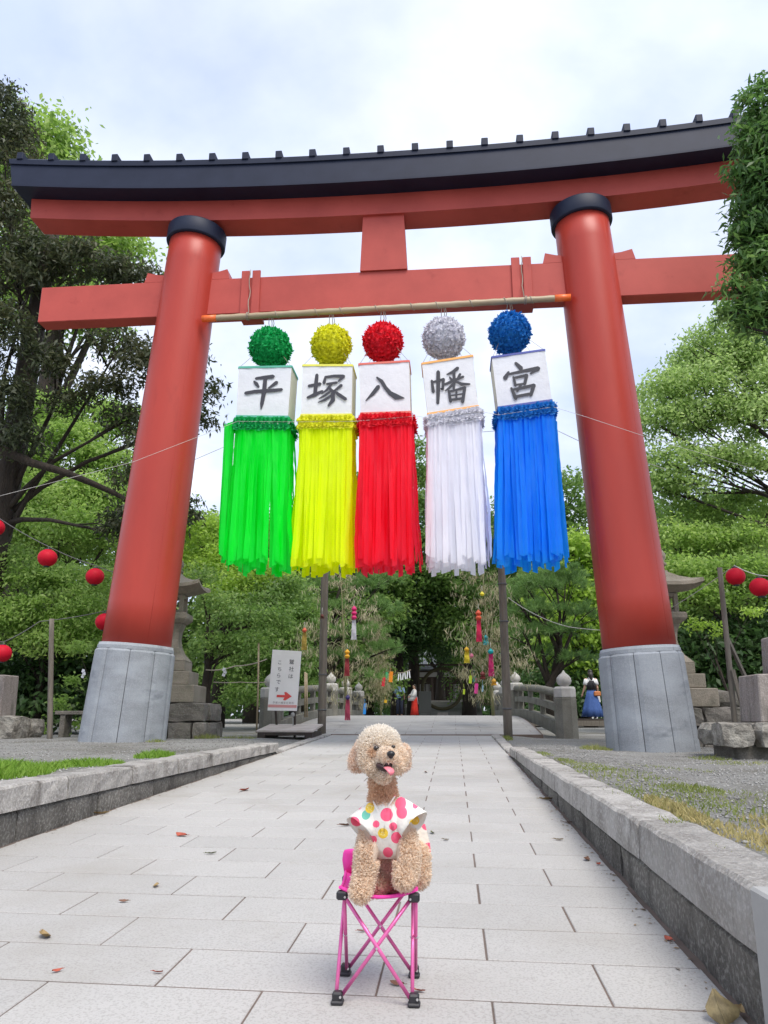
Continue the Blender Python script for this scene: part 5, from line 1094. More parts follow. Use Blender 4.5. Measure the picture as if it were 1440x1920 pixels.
# 3 lower left trees and shrubs
tree('maple_tree', 'low feathery green maple behind the left lantern post', [(-8.5, 15.5, .3), (-8.4, 15.4, 1.2), (-8.2, 15.3, 2.3)], .12, .05, [LB(30, 1080, 15, .95, .6), LB(110, 1105, 15.2, .9, .55), LB(60, 1160, 14.8, 1.0, .55), LB(150, 1160, 15.2, .8, .55), LB(0, 1190, 14.8, .9, .5), LB(110, 1215, 15, .9, .45), LB(180, 1210, 15.5, .7, .5), LB(195, 1110, 15.8, .6, .5)], L_bright, 105, 52, .16, (.09, .04), 4, thin=.3, flat=.45)
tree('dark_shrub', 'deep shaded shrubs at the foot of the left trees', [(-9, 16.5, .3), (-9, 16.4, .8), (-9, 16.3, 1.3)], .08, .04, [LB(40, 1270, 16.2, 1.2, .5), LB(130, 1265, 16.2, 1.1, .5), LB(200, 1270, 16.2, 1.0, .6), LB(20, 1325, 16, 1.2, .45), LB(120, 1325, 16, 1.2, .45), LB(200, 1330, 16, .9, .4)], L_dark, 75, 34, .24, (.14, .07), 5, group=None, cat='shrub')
tree('leafy_shrub', 'bright leafy shrub growing beside the bench', [(-6.0, 12.9, .33), (-5.95, 12.9, .7), (-5.9, 12.9, 1.0)], .02, .01, [LB(112, 1330, 12.9, .16, .22), LB(135, 1290, 13, .14, .2), LB(75, 1365, 12.7, .14, .1), LB(140, 1360, 12.9, .14, .12), LB(150, 1225, 13.2, .2, .2)], L_bright, 420, 12, .07, (.085, .038), 6, group=None, cat='shrub')
# 4 gap between left pillar and green streamer
tree('round_tree', 'yellow green tree between left pillar and green streamer', [(-7.0, 23, .3), (-6.9, 23, 2.5), (-6.8, 23, 4.5)], .22, .1, [LB(410, 1010, 22.5, .8, .6), LB(375, 1000, 23, .9, .5), LB(430, 1060, 22, .9, .6), LB(395, 1090, 22, .8, .6), LB(450, 1110, 21.5, 1.0, .6), LB(490, 1090, 22, 1.0, .6), LB(350, 1060, 23, .9, .6)], L_yel, 85, 52, .20, (.115, .06), 7, flat=.5)
tree('cloud_pruned_tree', 'dark rounded tree just right of the left stone lantern', [(-5.6, 17.5, .3), (-5.6, 17.5, 1.5), (-5.5, 17.5, 2.6)], .14, .06, [LB(375, 1085, 17.5, .4, .25), LB(400, 1130, 17.5, .45, .3), LB(440, 1160, 17.5, .6, .35), LB(420, 1215, 17.2, .6, .35), LB(470, 1220, 17.2, .6, .35), LB(500, 1170, 17.6, .6, .4)], L_mid, 150, 34, .15, (.09, .045), 8)
tree('dense_tree', 'mid green tree behind the signboard', [(-5.2, 22, .3), (-5.2, 22, 2.0), (-5.1, 22, 3.6)], .2, .08, [LB(480, 1150, 21, 1.0, .6), LB(530, 1130, 21.5, 1.0, .7), LB(560, 1180, 21, .8, .6), LB(500, 1210, 20.5, 1.0, .5), LB(450, 1260, 20.5, .9, .5), LB(540, 1250, 20.5, .8, .5), LB(480, 1310, 20, 1.0, .45), LB(560, 1300, 20.5, .8, .4)], L_mid, 90, 48, .19, (.11, .055), 9, flat=.5)
# 5 pines beside the bridge
def pine(label, trunk, r0, pads, seed):
    return tree('pine_tree', label, trunk, r0, r0*.35, pads, L_pine, 120, 34, .13, (.22, .016), seed, group='pines by the bridge', flat=.5, dirmode='tuft', shell=.1, frac=(.3, 1), thin=.4)
pine('layered pine tree behind the left wooden post', [(-3.9, 24, .4), (-3.7, 24, 1.6), (-3.9, 24, 2.8), (-3.6, 24, 4.2)], .17, [LB(600, 1100, 24, .9, .28), LB(680, 1100, 24, .9, .28), LB(560, 1140, 23.8, .9, .28), LB(640, 1145, 23.8, 1.0, .28), LB(710, 1140, 24, .8, .28), LB(600, 1190, 23.5, 1.0, .26), LB(680, 1190, 23.5, .9, .26), LB(560, 1230, 23.5, .8, .26), LB(640, 1235, 23.5, .9, .26), LB(725, 1220, 24, .7, .26), LB(690, 1270, 23.5, .6, .22), LB(640, 1070, 24.3, .9, .28), LB(720, 1085, 24.5, .7, .28)], 10)
pine('layered pine tree with curved dark trunk right of the right wooden post', [(2.75, 21.8, .35), (2.6, 21.8, 1.0), (2.62, 21.8, 1.5), (2.95, 21.8, 2.0), (2.95, 21.8, 2.7), (2.5, 21.8, 3.4)], .17, [LB(990, 1100, 21.8, 1.0, .26), LB(1060, 1095, 22, .8, .26), LB(1000, 1145, 21.5, .9, .24), LB(1080, 1150, 21.8, .8, .24), LB(980, 1185, 21.5, .8, .22), LB(1050, 1185, 21.5, .8, .22), LB(1085, 1235, 21.5, .7, .20), LB(1020, 1225, 22, .6, .2), LB(970, 1120, 22, .7, .26), LB(1040, 1075, 22, .9, .26)], 11)
# 6 centre backdrop: tall broadleaves
def bgtree(label, px, Y, top, rad, leafm, seed, dens=22, bottom=1300, name='tall_tree'):
    base = A(px, 1340, Y); base.z = .35; tp = A(px, top, Y); H_ = tp.z; rgx = random.Random(seed); lobes = []
    zb = A(px, bottom, Y).z
    for i in range(16):
        t_ = (i+.5)/16; zz_ = lerp(zb, H_-rad*.3, t_); w_ = rad*(.55+.55*math.sin(math.pi*min(1, t_*1.1))**.8); a_ = i*2.4
        lobes.append((base.x+math.cos(a_)*w_*.65, Y+math.sin(a_)*w_*.55, zz_, rad*rgx.uniform(.38, .55), rad*rgx.uniform(.38, .5), rad*rgx.uniform(.3, .42)))
    return tree(name, label, [tuple(base), (base.x+.1, Y, H_*.35), (base.x-.1, Y, H_*.65), (base.x, Y, H_*.9)], .12+rad*.07, .06, lobes, leafm, dens, 46, .36, (.21, .115), seed, shell=.45, sub=1, thin=.25, flat=.5)
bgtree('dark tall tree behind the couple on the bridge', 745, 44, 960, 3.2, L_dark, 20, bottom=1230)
bgtree('tall green tree showing between red and white streamers', 775, 47, 830, 3.2, L_mid, 21, bottom=1200)
bgtree('tall green tree behind the white streamer', 880, 43, 960, 3.2, L_mid, 22, bottom=1210)
bgtree('broad green tree behind the yellow streamer', 650, 40, 900, 3.0, L_mid, 23)
bgtree('green tree between green and yellow streamers', 555, 36, 945, 2.6, L_mid, 24)
bgtree('green tree below the green streamer', 470, 34, 985, 2.6, L_mid, 25)
bgtree('green tree filling the gap between blue streamer and right pillar', 1075, 34, 885, 2.5, L_mid, 26)
bgtree('mid green tree behind the blue streamer', 980, 38, 935, 2.7, L_mid, 27)
bgtree('bright green tree just left of the right pillar', 1095, 30, 1000, 1.5, L_yel, 28, 40)
bgtree('far green tree left of the left pillar', 330, 40, 950, 3.5, L_mid, 29)
bgtree('far dark tree at the left edge', 60, 36, 880, 4, L_mid, 30)
bgtree('far dark tree right of the right pillar', 1250, 34, 950, 3.0, L_mid, 31)
bgtree('far green tree at the right edge', 1400, 32, 930, 3.2, L_mid, 32)
bgtree('low leafy tree left of the hall', 690, 50, 1130, 3, L_mid, 33, 14, 1320)
bgtree('low leafy tree right of the hall', 930, 50, 1130, 3, L_mid, 34, 14, 1320)
bgtree('dark tree overhanging the far hall', 825, 56, 1080, 3.6, L_dark, 35, 12, 1235)
# 7 right side
cam_tr = [(10.5, 17.5, .3), (10.0, 17.8, 2.5), (9.2, 18, 4.3), (8.6, 18.2, 6.5), (8.4, 18.4, 8.5)]
tree('camphor_tree', 'large light green camphor with bare limbs right of the right pillar', cam_tr, .36, .14, [LB(1250, 745, 18.5, 0.84, 0.68), LB(1310, 730, 18.5, 0.95, 0.74), LB(1380, 700, 18.5, 1.01, 0.81), LB(1430, 660, 18.5, 1.01, 0.94), LB(1235, 800, 18.3, 0.67, 0.54), LB(1300, 795, 18.5, 0.90, 0.54), LB(1370, 780, 18.3, 0.90, 0.54), LB(1430, 790, 18, 0.90, 0.68), LB(1250, 870, 18.2, 0.78, 0.47), LB(1320, 865, 18.3, 0.67, 0.41), LB(1240, 915, 18.2, 0.67, 0.41), LB(1300, 925, 18.2, 0.67, 0.41), LB(1370, 875, 18, 0.56, 0.41), LB(1340, 660, 18.8, 0.90, 0.68), LB(1400, 600, 18.8, 0.90, 0.81), LB(1430, 870, 17.8, 0.56, 0.41), LB(1285, 690, 18.8, 0.56, 0.47), LB(1440, 730, 18, 0.67, 0.54)], L_pale, 120, 34, .17, (.105, .055), 40, thin=.2, frac=(.4, 1), sub=3, shell=.4)
tree('dense_tree', 'mid green tree behind the right stone lantern', [(6.8, 19, .3), (6.7, 19, 1.8), (6.5, 19, 3.2)], .2, .08, [LB(1270, 1020, 18, .9, .55), LB(1340, 1030, 18, .9, .55), LB(1410, 1030, 18, .9, .6), LB(1260, 1080, 17.5, .8, .5), LB(1320, 1090, 17, .9, .5), LB(1390, 1090, 17, .9, .5), LB(1290, 1130, 16.5, .6, .35), LB(1350, 1140, 16.5, .6, .3), LB(1440, 1110, 16.5, .8, .5), LB(1300, 970, 19, .9, .4), LB(1400, 960, 19, .9, .45)], L_bright, 85, 58, .18, (.095, .05), 41, flat=.45)
tree('dark_shrub', 'deep shaded shrubs behind the right lantern post', [(6.5, 17.5, .3), (6.5, 17.4, .9), (6.5, 17.3, 1.5)], .09, .04, [LB(1320, 1215, 17, .9, .5), LB(1400, 1220, 17, 1.0, .5), LB(1280, 1270, 17, .8, .5), LB(1360, 1280, 17, 1.0, .5), LB(1440, 1280, 17, 1.0, .5), LB(1330, 1330, 16.8, .9, .4), LB(1430, 1330, 16.8, 1.0, .4), LB(1460, 1190, 17, .9, .5)], L_dark, 75, 34, .24, (.14, .07), 42, group=None, cat='shrub')
tree('dark_shrub', 'dark shrubs behind the footbridge', [(4.6, 30, .3), (4.6, 30, 1), (4.6, 30, 1.6)], .1, .05, [LB(1030, 1290, 29.5, 1.1, .6), LB(1090, 1280, 30, 1.1, .7), LB(1130, 1250, 30, 1.1, .8), LB(1060, 1325, 29, 1.2, .5), LB(1140, 1320, 29, 1.2, .5)], L_dark, 45, 30, .3, (.2, .1), 43, group=None, cat='shrub')
tree('low_tree', 'small yellowish branch of leaves right of the right lantern', [(4.6, 13.4, .3), (4.5, 13.4, 1.0), (4.35, 13.4, 1.6)], .03, .015, [LB(1318, 1178, 13.3, .16, .12), LB(1340, 1190, 13.3, .12, .12), LB(1300, 1170, 13.3, .12, .1), LB(1405, 1150, 13.3, .2, .08)], L_yel, 420, 12, .06, (.07, .036), 44, group=None, cat='tree')
# 8 near tree overhanging the right end of the gate
tree('overhanging_tree', 'near leafy tree hanging over the right end of the roof beam', [(6.4, 8.2, .3), (6.3, 8.2, 3), (6.1, 8.3, 6), (5.9, 8.4, 9)], .28, .1, [LB(1458, 235, 8.6, .36, .36), LB(1395, 265, 8.6, .12, .14), LB(1382, 330, 8.6, .10, .16), LB(1390, 400, 8.6, .13, .10), LB(1378, 455, 8.6, .10, .12), LB(1372, 540, 8.6, .10, .16), LB(1368, 585, 8.6, .08, .08), LB(1395, 612, 8.6, .12, .10), LB(1432, 165, 8.6, .10, .12), LB(1405, 195, 8.6, .10, .12), LB(1428, 285, 8.6, .28, .3), LB(1415, 350, 8.6, .22, .26), LB(1450, 370, 8.6, .4, .4), LB(1420, 430, 8.6, .24, .24), LB(1425, 500, 8.6, .30, .26), LB(1412, 565, 8.6, .22, .2), LB(1450, 590, 8.6, .3, .25), LB(1480, 300, 8.7, .5, .6), LB(1490, 480, 8.7, .5, .5), LB(1500, 235, 8.7, .45, .4)], L_near, 520, 26, .085, (.115, .034), 45, group=None, sub=2, droop=.8, thin=.2, frac=(.4, .98))
# 9 tanabata bamboos with dry leaves
M_culm = mat('green_bamboo_culm', (.16, .19, .07), .5, (.22, .20, .10), 5.)
def bamboo(label, foot, tip, branches, seed, dens=1.0):
    rgx = random.Random(seed); foot, tip = Vector(foot), Vector(tip); t = thing('bamboo_branch', foot, label, 'bamboo', 'festival bamboos by the bridge'); mb = MB()
    pts = [foot.lerp(tip, i/8)+Vector((0, 0, .0)) for i in range(9)]; mb.tube(pts, [lerp(.035, .010, i/8) for i in range(9)], 8); cs = []
    for (px, py, Y) in branches:
        e = A(px, py, Y); f = rgx.uniform(.3, .9); s = foot.lerp(tip, max(.15, min(.95, (e.z+.4-foot.z)/(tip.z-foot.z)))); m_ = s.lerp(e, .55)+Vector((0, 0, .28)); mb.tube([s, s.lerp(m_, .5)+Vector((0, 0, .1)), m_, e], [.010, .008, .006, .003], 5)
        for _ in range(int(12*dens)): u = rgx.uniform(.35, 1.0); q_ = m_.lerp(e, u) if rgx.random() < .7 else s.lerp(m_, u); cs.append(q_+Vector((rgx.gauss(0, .16), rgx.gauss(0, .16), rgx.gauss(0, .11))))
    mb.build('culm', M_culm, t); cs = np.array([c[:] for c in cs]); V, F = leaves(cs, unit(rn.normal(0, 1, cs.shape)), 11, .07, (.13, .013), dirmode='down')
    o = link('leaves', np_mesh('leaves', V-np.array(foot), F, (L_dry,)), t); tag(o, kind='stuff'); return t
bamboo('dry festival bamboo leaning beside the right wooden post', A(925, 1342, 15.5), A(905, 1075, 15.5), [(885, 1095, 15.5), (920, 1110, 15.5), (940, 1130, 15.4), (880, 1150, 15.5), (925, 1165, 15.3), (960, 1185, 15.2), (870, 1205, 15.5), (905, 1215, 15.4), (945, 1225, 15.2), (985, 1240, 15.2), (870, 1235, 15.5), (900, 1260, 15.4), (925, 1250, 15.4), (880, 1290, 15.5), (905, 1300, 15.5), (950, 1265, 15.2), (990, 1270, 15.1), (870, 1265, 15.6), (895, 1320, 15.5)], 51)
bamboo('dry festival bamboo beside the left wooden post', A(650, 1345, 16.5), A(640, 1090, 16.5), [(620, 1080, 16.4), (650, 1100, 16.5), (600, 1130, 16.3), (690, 1145, 16.5), (580, 1190, 16.2), (640, 1190, 16.5), (700, 1180, 16.6), (560, 1250, 16.2), (610, 1250, 16.4), (650, 1280, 16.3), (690, 1260, 16.6), (630, 1310, 16.3), (660, 1320, 16.4), (540, 1222, 15.8)], 52)
bamboo('bushy dry bamboo at the left end of the bridge crest', A(715, 1345, 26), A(705, 1165, 26), [(705, 1175, 26), (700, 1200, 26), (720, 1200, 26), (695, 1225, 26), (728, 1230, 26), (710, 1245, 26), (728, 1265, 26), (700, 1275, 26), (718, 1295, 26), (728, 1300, 26), (700, 1310, 26), (722, 1320, 26)], 53, 2.2)
t = thing('bamboo_stick', A(481, 1372, 13.6), 'thin tan bamboo stick with green sprig left of the signboard', 'bamboo'); mb = MB(); mb.tube([A(481, 1374, 13.6), A(484, 1290, 13.6), A(485, 1205, 13.6)], .016, 8); mb.build('culm', M_bamboo, t)
c_ = np.array([A(485, 1200, 13.6)[:], A(482, 1190, 13.6)[:], A(488, 1195, 13.6)[:]]); V, F = leaves(c_, unit(rn.normal(0, 1, c_.shape)), 40, .05, (.06, .025)); tag(link('sprig', np_mesh('sprig', V-np.array(t.location), F, (L_bright,)), t), kind='stuff')
t = thing('bamboo_stick', A(571, 1330, 15.8), 'pair of thin tan bamboo sticks behind the bridge rail', 'bamboo'); mb = MB(); mb.tube([A(572, 1345, 15.8), A(572, 1260, 15.8)], .018, 8); mb.tube([A(576, 1345, 15.8), A(575, 1262, 15.8)], .016, 8); mb.build('culm', M_bamboo, t)

# 10 far woodland closing the view
cs = []
for i in range(2600):
    a_ = rn.uniform(-1.1, 1.1); d_ = rn.uniform(66, 82); x_, y_ = d_*math.sin(a_)*1.2, d_*math.cos(a_*.9)+4
    cs.append((x_, y_, rn.random()**1.5*(8.5+2.5*math.sin(x_*.23)+1.5*math.sin(x_*.61+1))))
cs = np.array(cs); V, F = leaves(cs, unit(rn.normal(0, 1, cs.shape)), 22, .9, (.75, .42))
tag(link('far_woodland', np_mesh('far_woodland', V, F, (L_dark,))), 'far woodland closing the view behind the shrine', 'woodland', kind='stuff')
# ================================================================== festival ornaments, hall, ground cover
def cm(c_): return mat('orn_%d_%d_%d' % tuple(int(k*99) for k in c_), c_, .5, trans=.2)
def ornament(px, py, Y, col, ball_r, tail, label, tailc=None, nb=1, tilt=.0):
    c = A(px, py, Y); t = thing('festival_ornament', c, label, 'ornament', 'paper ornaments hung on the bamboos'); m1 = cm(col); m2 = cm(tailc or col)
    for i in range(nb):
        mb = MB(); cc = c-Vector((0, 0, i*ball_r*1.5)); mb.lathe([(.002, ball_r*1.2), (ball_r*.5, ball_r*.8), (ball_r, .1*ball_r), (ball_r*.9, -.3*ball_r), (ball_r*.4, -.8*ball_r)], cc, 10, sm=False); mb.build('paper_ball', m1, t)
    if tail:
        for k in (-1, 0, 1):
            mb = MB(); a = c-Vector((k*.02, 0, ball_r*(1.5*nb-.8))); e = a-Vector((k*.02+tilt, 0, tail)); n = 6
            vs = [q_+Vector((s*.018, .012*math.sin(i*1.3+k), 0)) for i in range(n+1) for q_ in [a.lerp(e, i/n)] for s in (-1, 1)]
            mb.add(vs, [(2*i, 2*i+1, 2*i+3, 2*i+2) for i in range(n)]); mb.build('paper_tail', m2, t)
    mb = MB(); mb.tube([c+Vector((0, 0, ball_r)), c+Vector((0, 0, ball_r+.12))], .004, 4); mb.build('thread', M_wirewhite, t)
ornament(664, 1142, 16.2, (.75, .03, .2), .06, .42, 'pink paper lantern with silver tails right of the left wooden post', (.6, .6, .65), 3)
ornament(651, 1223, 16.0, (.85, .45, .02), .055, .36, 'yellow and orange paper ornament with dark red tail', (.3, .03, .04), 2)
ornament(571, 1182, 15.6, (.8, .16, .08), .05, .36, 'orange ornament with golden tail above the signboard', (.4, .28, .05), 1)
ornament(897, 1150, 15.2, (.8, .12, .05), .06, .42, 'red and orange ornament with long red tail near the right bamboo top', (.7, .02, .1), 2)
ornament(920, 1222, 15.0, (.0, .42, .45), .055, .42, 'teal ornament with crimson tail beside the right wooden post', (.55, .02, .15), 1)
ornament(875, 1218, 15.2, (.8, .5, .02), .05, .22, 'golden ornament with yellow tail low on the right bamboo', (.75, .6, .03), 1)
ornament(904, 1114, 15.2, (.9, .8, .05), .045, 0, 'small yellow star near the top of the right bamboo')
ornament(884, 1230, 15.3, (.85, .2, .4), .045, 0, 'small pink flower ornament on the right bamboo')
ornament(911, 1195, 15.2, (.03, .45, .5), .04, .12, 'small teal ornament half way up the right bamboo')
ornament(905, 1264, 15.3, (.25, .05, .05), .05, .06, 'dark red ornament ball low on the right bamboo')
ornament(926, 1277, 15.0, (.8, .45, .05), .045, .05, 'gold cup ornament in front of the right bridge finial')
ornament(652, 1308, 15.6, (.06, .04, .18), .05, .4, 'dark violet ornament with thin red tail at the left railing', (.4, .05, .1))
ornament(604, 1155, 14.1, (.2, .06, .04), .035, .02, 'small rust coloured ornament on the left wooden post')
def wish_card(px, py, Y, col, w_, h, label, rot=0.1):
    c = A(px, py, Y); mb = MB(); mb.box(c, (w_, .006, h), Matrix.Rotation(rot, 3, 'Y'), .001); mb.tube([c+Vector((0, 0, h/2)), c+Vector((0, 0, h/2+.10))], .003, 4); tag(mb.build('wish_card', cm(col), None, c), label, 'wish card', 'wish cards hung on the bamboos')
for a_ in [(882, 1274, 15.3, (.65, .85, .05), .055, .15, 'lime green wish card on the right bamboo'), (893, 1291, 15.2, (.95, .08, .45), .065, .19, 'hot pink wish card on the right bamboo'), (889, 1273, 15.6, (.03, .45, .4), .05, .12, 'teal wish card behind the lime card'), (870, 1297, 15.3, (.65, .85, .05), .04, .10, 'small lime wish card low on the right bamboo'), (905, 1291, 15.2, (.4, .65, .75), .03, .12, 'pale blue wish card right of the pink card'), (719, 1278, 25.5, (.85, .05, .08), .10, .30, 'red wish card left of the person in blue'), (733, 1269, 25.5, (.95, .35, .03), .12, .34, 'orange wish card left of the person in blue'), (725, 1266, 25.8, (.1, .6, .25), .08, .2, 'green wish card between red and orange cards'), (684, 1329, 19.5, (.02, .28, .75), .07, .26, 'blue card at the left railing end'), (723, 1315, 25.5, (.85, .55, .03), .09, .1, 'yellow wish card low beside the person in blue')]: wish_card(*a_)
# ---- far hall with steps and straw ring
M_plaster = mat('hall_plaster', (.42, .40, .36), .8); M_tile = mat('roof_tile', (.16, .17, .18), .6); M_hallwood = mat('hall_wood', (.075, .05, .035), .7)
YH = 62.0
hc = A(828, 1310, YH); hx = hc.x
st_ = thing('stone_stairs', (hx, 52, .35), 'broad pale stone stairs leading to the far hall', 'stairs')
for i in range(9):
    y_ = 50+i*.55; z_ = .78+i*.10; mb = MB(); mb.box((hx+.1, y_+.8, z_/2+.1), (5.2, 1.6, z_-.1), bev=.01); mb.build('step', M_deck, st_)
mb = MB(); mb.box((hx+.1, 57.5, .80), (5.4, 9, 1.5)); tag(mb.build('terrace', M_deck), kind='structure')
hall = thing('shrine_hall', (hx, YH, 1.5), 'small shrine hall glimpsed beyond the bridge', 'building')
mb = MB(); mb.box((hx, YH+1.2, 3.0), (9, .3, 3.2)); mb.build('wall', M_hallwood, hall)
for i in range(6):
    x_ = hx-3.6+i*1.44; mb = MB(); mb.box((x_, YH, 2.9), (.2, .2, 2.8), bev=.01); mb.build('column', M_hallwood, hall)
for i in range(5):
    x_ = hx-2.88+i*1.44; mb = MB(); mb.box((x_, YH+.98, 2.35), (1.05, .06, 1.4)); w_ = mb.build('lattice_screen', M_plaster if i % 2 else M_hallwood, hall)
    for k_ in range(4):
        mb = MB(); mb.box((x_-.45+.3*k_, YH+.92, 2.35), (.05, .04, 1.4)); mb.build('slat', M_hallwood, w_)
mb = MB(); mb.box((hx, YH-.1, 3.75), (8.2, .25, .35)); mb.build('lintel', M_plaster, hall)
mb = MB(); vs = []
for x_ in (-1, 1): vs += [(hx+x_*5.2, YH-1.6, 4.1), (hx+x_*5.2, YH-1.6, 4.3), (hx+x_*4.2, YH+1.2, 6.3), (hx+x_*5.2, YH+4, 4.3), (hx+x_*5.2, YH+4, 4.1)]
mb.add(vs, [(0, 1, 6, 5), (1, 2, 7, 6), (2, 3, 8, 7), (3, 4, 9, 8), (4, 0, 5, 9), (0, 4, 3, 2, 1), (5, 6, 7, 8, 9)]); mb.build('roof', M_tile, hall)
for i in range(9):
    mb = MB(); x_ = hx-4+i; mb.bar((x_, YH-1.65, 4.34), (lerp(x_, hx, .15), YH+1.1, 6.28), .12, .1); mb.build('tile_ridge', M_plaster, hall)
mb = MB(); rc = A(829, 1291, 46); mb.tube([rc+Vector((1.15*math.cos(a_*math.pi/20), 0, 1.15*math.sin(a_*math.pi/20))) for a_ in range(41)], .10, 10); ring = thing('straw_ring', (rc.x, 46, .4), 'large dark straw ring standing before the hall', 'straw ring'); mb.build('ring', mat('dark_straw', (.10, .085, .045), .95), ring)
for s_ in (-1, 1): mb = MB(); mb.bar((rc.x+s_*1.35, 46, .35), (rc.x+s_*1.35, 46, rc.z+1.35), .10, .10); mb.build('frame_post', M_hallwood, ring)
mb = MB(); mb.bar((rc.x-1.5, 46, rc.z+1.35), (rc.x+1.5, 46, rc.z+1.35), .1, .1); mb.build('frame_beam', M_hallwood, ring)
mb = MB(); mb.box((rc.x, 46, .72), (.62, .3, .2), bev=.02); mb.build('threshold', M_palew, ring)
# paper streamers on a rope left of the hall
c0, c1 = A(745, 1262, 36), A(770, 1256, 36); t = thing('sacred_rope', c0, 'rope with a row of white paper strips above the couple', 'rope'); mb = MB(); mb.tube([c0, (c0+c1)/2-Vector((0, 0, .05)), c1], .02, 6); mb.build('rope', M_rope, t)
for i in range(6): mb = MB(); q_ = c0.lerp(c1, (i+.5)/6); mb.box(q_-Vector((0, 0, .2)), (.05, .01, .32), Matrix.Rotation(.1*(-1)**i, 3, 'Y')); mb.build('paper_strip', M_cloth, t)
# white board by the couple
p = A(797, 1325, 45); mb = MB(); mb.box(p+Vector((0, 0, .25)), (.7, .05, 1.2), bev=.01); mb.bar(p+Vector((-.3, 0, -.3)), p+Vector((-.3, 0, -1.0)), .05, .05); mb.bar(p+Vector((.3, 0, -.3)), p+Vector((.3, 0, -1.0)), .05, .05); tag(mb.build('notice_board', mat('board_grey', (.22, .22, .2), .7), None, p), 'plain grey notice board beside the person in red hakama', 'board')
# ---- grass
def grass(name, label, patches, leafm, seed):
    r_ = np.random.default_rng(seed); Vs, n0 = [], 0
    for (cx, cy, rx, ry, n, h) in patches:
        a = r_.uniform(0, 2*np.pi, n); q_ = np.sqrt(r_.random(n)); x = cx+rx*q_*np.cos(a); y = cy+ry*q_*np.sin(a); z = np.array([gz(float(i), float(j)) for i, j in zip(x, y)])-.005
        hh = h*r_.uniform(.4, 1.2, n)*(1.1-.6*q_); an = r_.uniform(0, 2*np.pi, n); ln = r_.normal(0, .45, (n, 2))*hh[:, None]; wv = .0022+.0016*r_.random(n)
        B = np.stack([x, y, z], 1); s = np.stack([np.cos(an)*wv, np.sin(an)*wv, 0*an], 1); mid = B+np.stack([ln[:, 0]*.35, ln[:, 1]*.35, hh*.6], 1); tip = B+np.stack([ln[:, 0], ln[:, 1], hh], 1)
        V = np.stack([B-s, B+s, mid+s*.8, tip, mid-s*.8], 1); Vs.append(V.reshape(-1, 3))
    V = np.concatenate(Vs); F = np.arange(len(V)).reshape(-1, 5); o = link(name, np_mesh(name, V, F, (leafm,))); return tag(o, label, 'grass', kind='stuff')
L_grass = leafmat('grass_blade', (.10, .20, .025), (.18, .32, .04), (.28, .42, .08), .4, .6); L_gdry = leafmat('grass_dry', (.25, .24, .09), (.42, .36, .16), (.55, .46, .24), .3, .7); L_gmix = leafmat('grass_mixed', (.12, .17, .035), (.24, .28, .08), (.40, .38, .17), .35, .7)
def gp(px, py, z=.34): d = _r*((px-720)/FPX)+_U*((960-py)/FPX)+_F; t_ = (z-CAMH)/d.z; return d*t_
P1, P2 = gp(40, 1450, .36), gp(120, 1446, .36)
grass('grass', 'bright green grass patch behind the left kerb', [(-2.70, 4.5, .30, .5, 2600, .10), (-3.0, 5.0, .5, .4, 1500, .08), (-2.62, 5.55, .25, .35, 1200, .06), (-3.6, 4.8, .5, .6, 2000, .07)], L_grass, 1)
grass('grass', 'small bright grass tuft further along the left kerb', [(-2.52, 6.6, .14, .3, 900, .075)], L_grass, 2)
pr_ = [(gp(1150, 1455, .31), .4, .8, 1500, .05), (gp(1200, 1500, .31), .4, .7, 1500, .05), (gp(1100, 1440, .31), .2, .5, 900, .05), (gp(1300, 1490, .29), .18, .25, 700, .07), (gp(1400, 1500, .28), .6, .5, 900, .05), (gp(1380, 1540, .29), .5, .5, 900, .05), (gp(1020, 1413, .33), .08, .5, 500, .05), (gp(1060, 1425, .33), .08, .4, 500, .05), (gp(1180, 1395, .27), .25, .2, 500, .08), (gp(1250, 1440, .28), .4, .4, 700, .035), (gp(1400, 1430, .27), .4, .3, 700, .05), (gp(1250, 1550, .32), .10, .35, 900, .05), (gp(1330, 1600, .32), .10, .25, 500, .045)]
grass('grass', 'sparse green grass in the gravel beside the right kerb', [(p.x, p.y, a_, b_, int(n_*.55), h_*.6) for p, a_, b_, n_, h_ in pr_], L_gmix, 3)
grass('grass', 'dry straw coloured grass along the near right kerb', [(.90, 2.75, .07, .5, 500, .035), (1.0, 2.4, .12, .4, 450, .035), (.88, 3.4, .06, .5, 700, .05), (1.15, 2.9, .15, .4, 500, .04)], L_gdry, 4)
grass('grass', 'weeds around the stone footings and lantern plinths', [(-3.75, 11.9, .2, .15, 350, .09), (-3.3, 12.0, .3, .15, 250, .07), (1.75, 10.2, .2, .2, 500, .08), (-3.9, 10.2, .12, .15, 150, .06), (.85, 13.0, .08, .5, 300, .07), (2.6, 8.5, .2, .3, 250, .05)], L_gmix, 5)
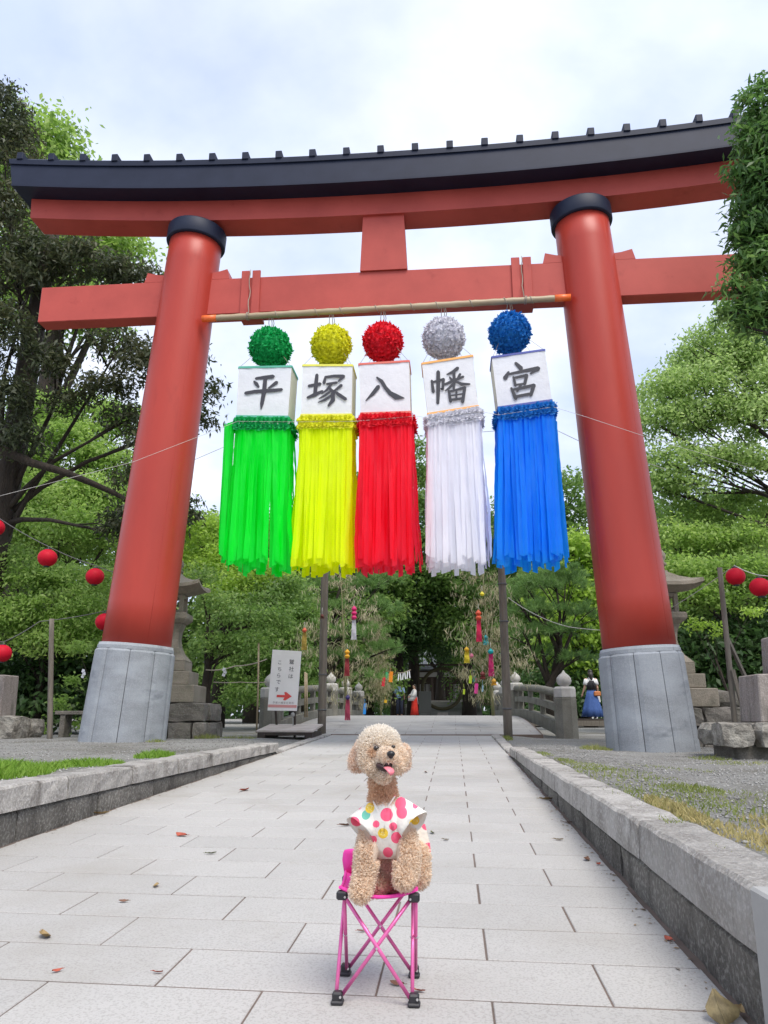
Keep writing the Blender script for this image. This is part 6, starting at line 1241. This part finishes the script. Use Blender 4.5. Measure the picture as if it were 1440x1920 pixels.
# ---- loose pebbles on the gravel
r_ = np.random.default_rng(9); n = 24000
x = np.where(r_.random(n) < .6, r_.uniform(.85, 4.2, n), r_.uniform(-7, -2.4, n)); y = 1.8+9.5*r_.random(n)**1.1
z = np.array([gz(float(i), float(j)) for i, j in zip(x, y)]); s = .004+.008*r_.random(n)**1.6
oct_ = np.array([(1, 0, 0), (0, 1, 0), (-1, 0, 0), (0, -1, 0), (0, 0, .7), (0, 0, -.7)]); V = (np.stack([x, y, z+s*.3], 1)[:, None]+oct_[None]*s[:, None, None]*r_.uniform(.6, 1.3, (n, 6, 1))).reshape(-1, 3)
F = (np.arange(n)[:, None, None]*6+np.array([(0, 1, 4), (1, 2, 4), (2, 3, 4), (3, 0, 4), (1, 0, 5), (2, 1, 5), (3, 2, 5), (0, 3, 5)])[None]).reshape(-1, 3)
M_peb = leafmat('pebble', (.16, .155, .14), (.27, .265, .25), (.45, .44, .42), .0, .9)
o = link('pebbles', np_mesh('pebbles', V, F, (M_peb,))); tag(o, 'loose grey pebbles scattered on the gravel', 'gravel', kind='stuff')

# ---- litter gathered along the kerb feet
r_ = np.random.default_rng(31); V, F = [], []
for side in (-1, 1):
    n_ = 320; y = (1.7 if side > 0 else 2.6)+7.2*r_.random(n_); x = (XR-.004-np.abs(r_.normal(0, .035, n_)) if side > 0 else XL+.004+np.abs(r_.normal(0, .03, n_)))
    for xi, yi in zip(x, y):
        s_ = .003+.010*r_.random()**2.5; a_ = r_.random()*6.28; c_, d_ = math.cos(a_), math.sin(a_); b0 = len(V); z0 = pz(yi)+.0015
        V += [(xi-c_*s_, yi-d_*s_, z0), (xi+d_*s_*.4, yi-c_*s_*.4, z0+s_*.3), (xi+c_*s_, yi+d_*s_, z0+s_*.15), (xi-d_*s_*.4, yi+c_*s_*.4, z0+.001)]; F.append((b0, b0+1, b0+2, b0+3))
M_lit = leafmat('litter', (.12, .09, .06), (.22, .16, .10), (.36, .26, .15), .05, .8)
tag(link('leaf_litter', np_mesh('leaf_litter', np.array(V), np.array(F), (M_lit,))), 'brown leaf litter and grit gathered along the kerb feet', 'litter', kind='stuff')
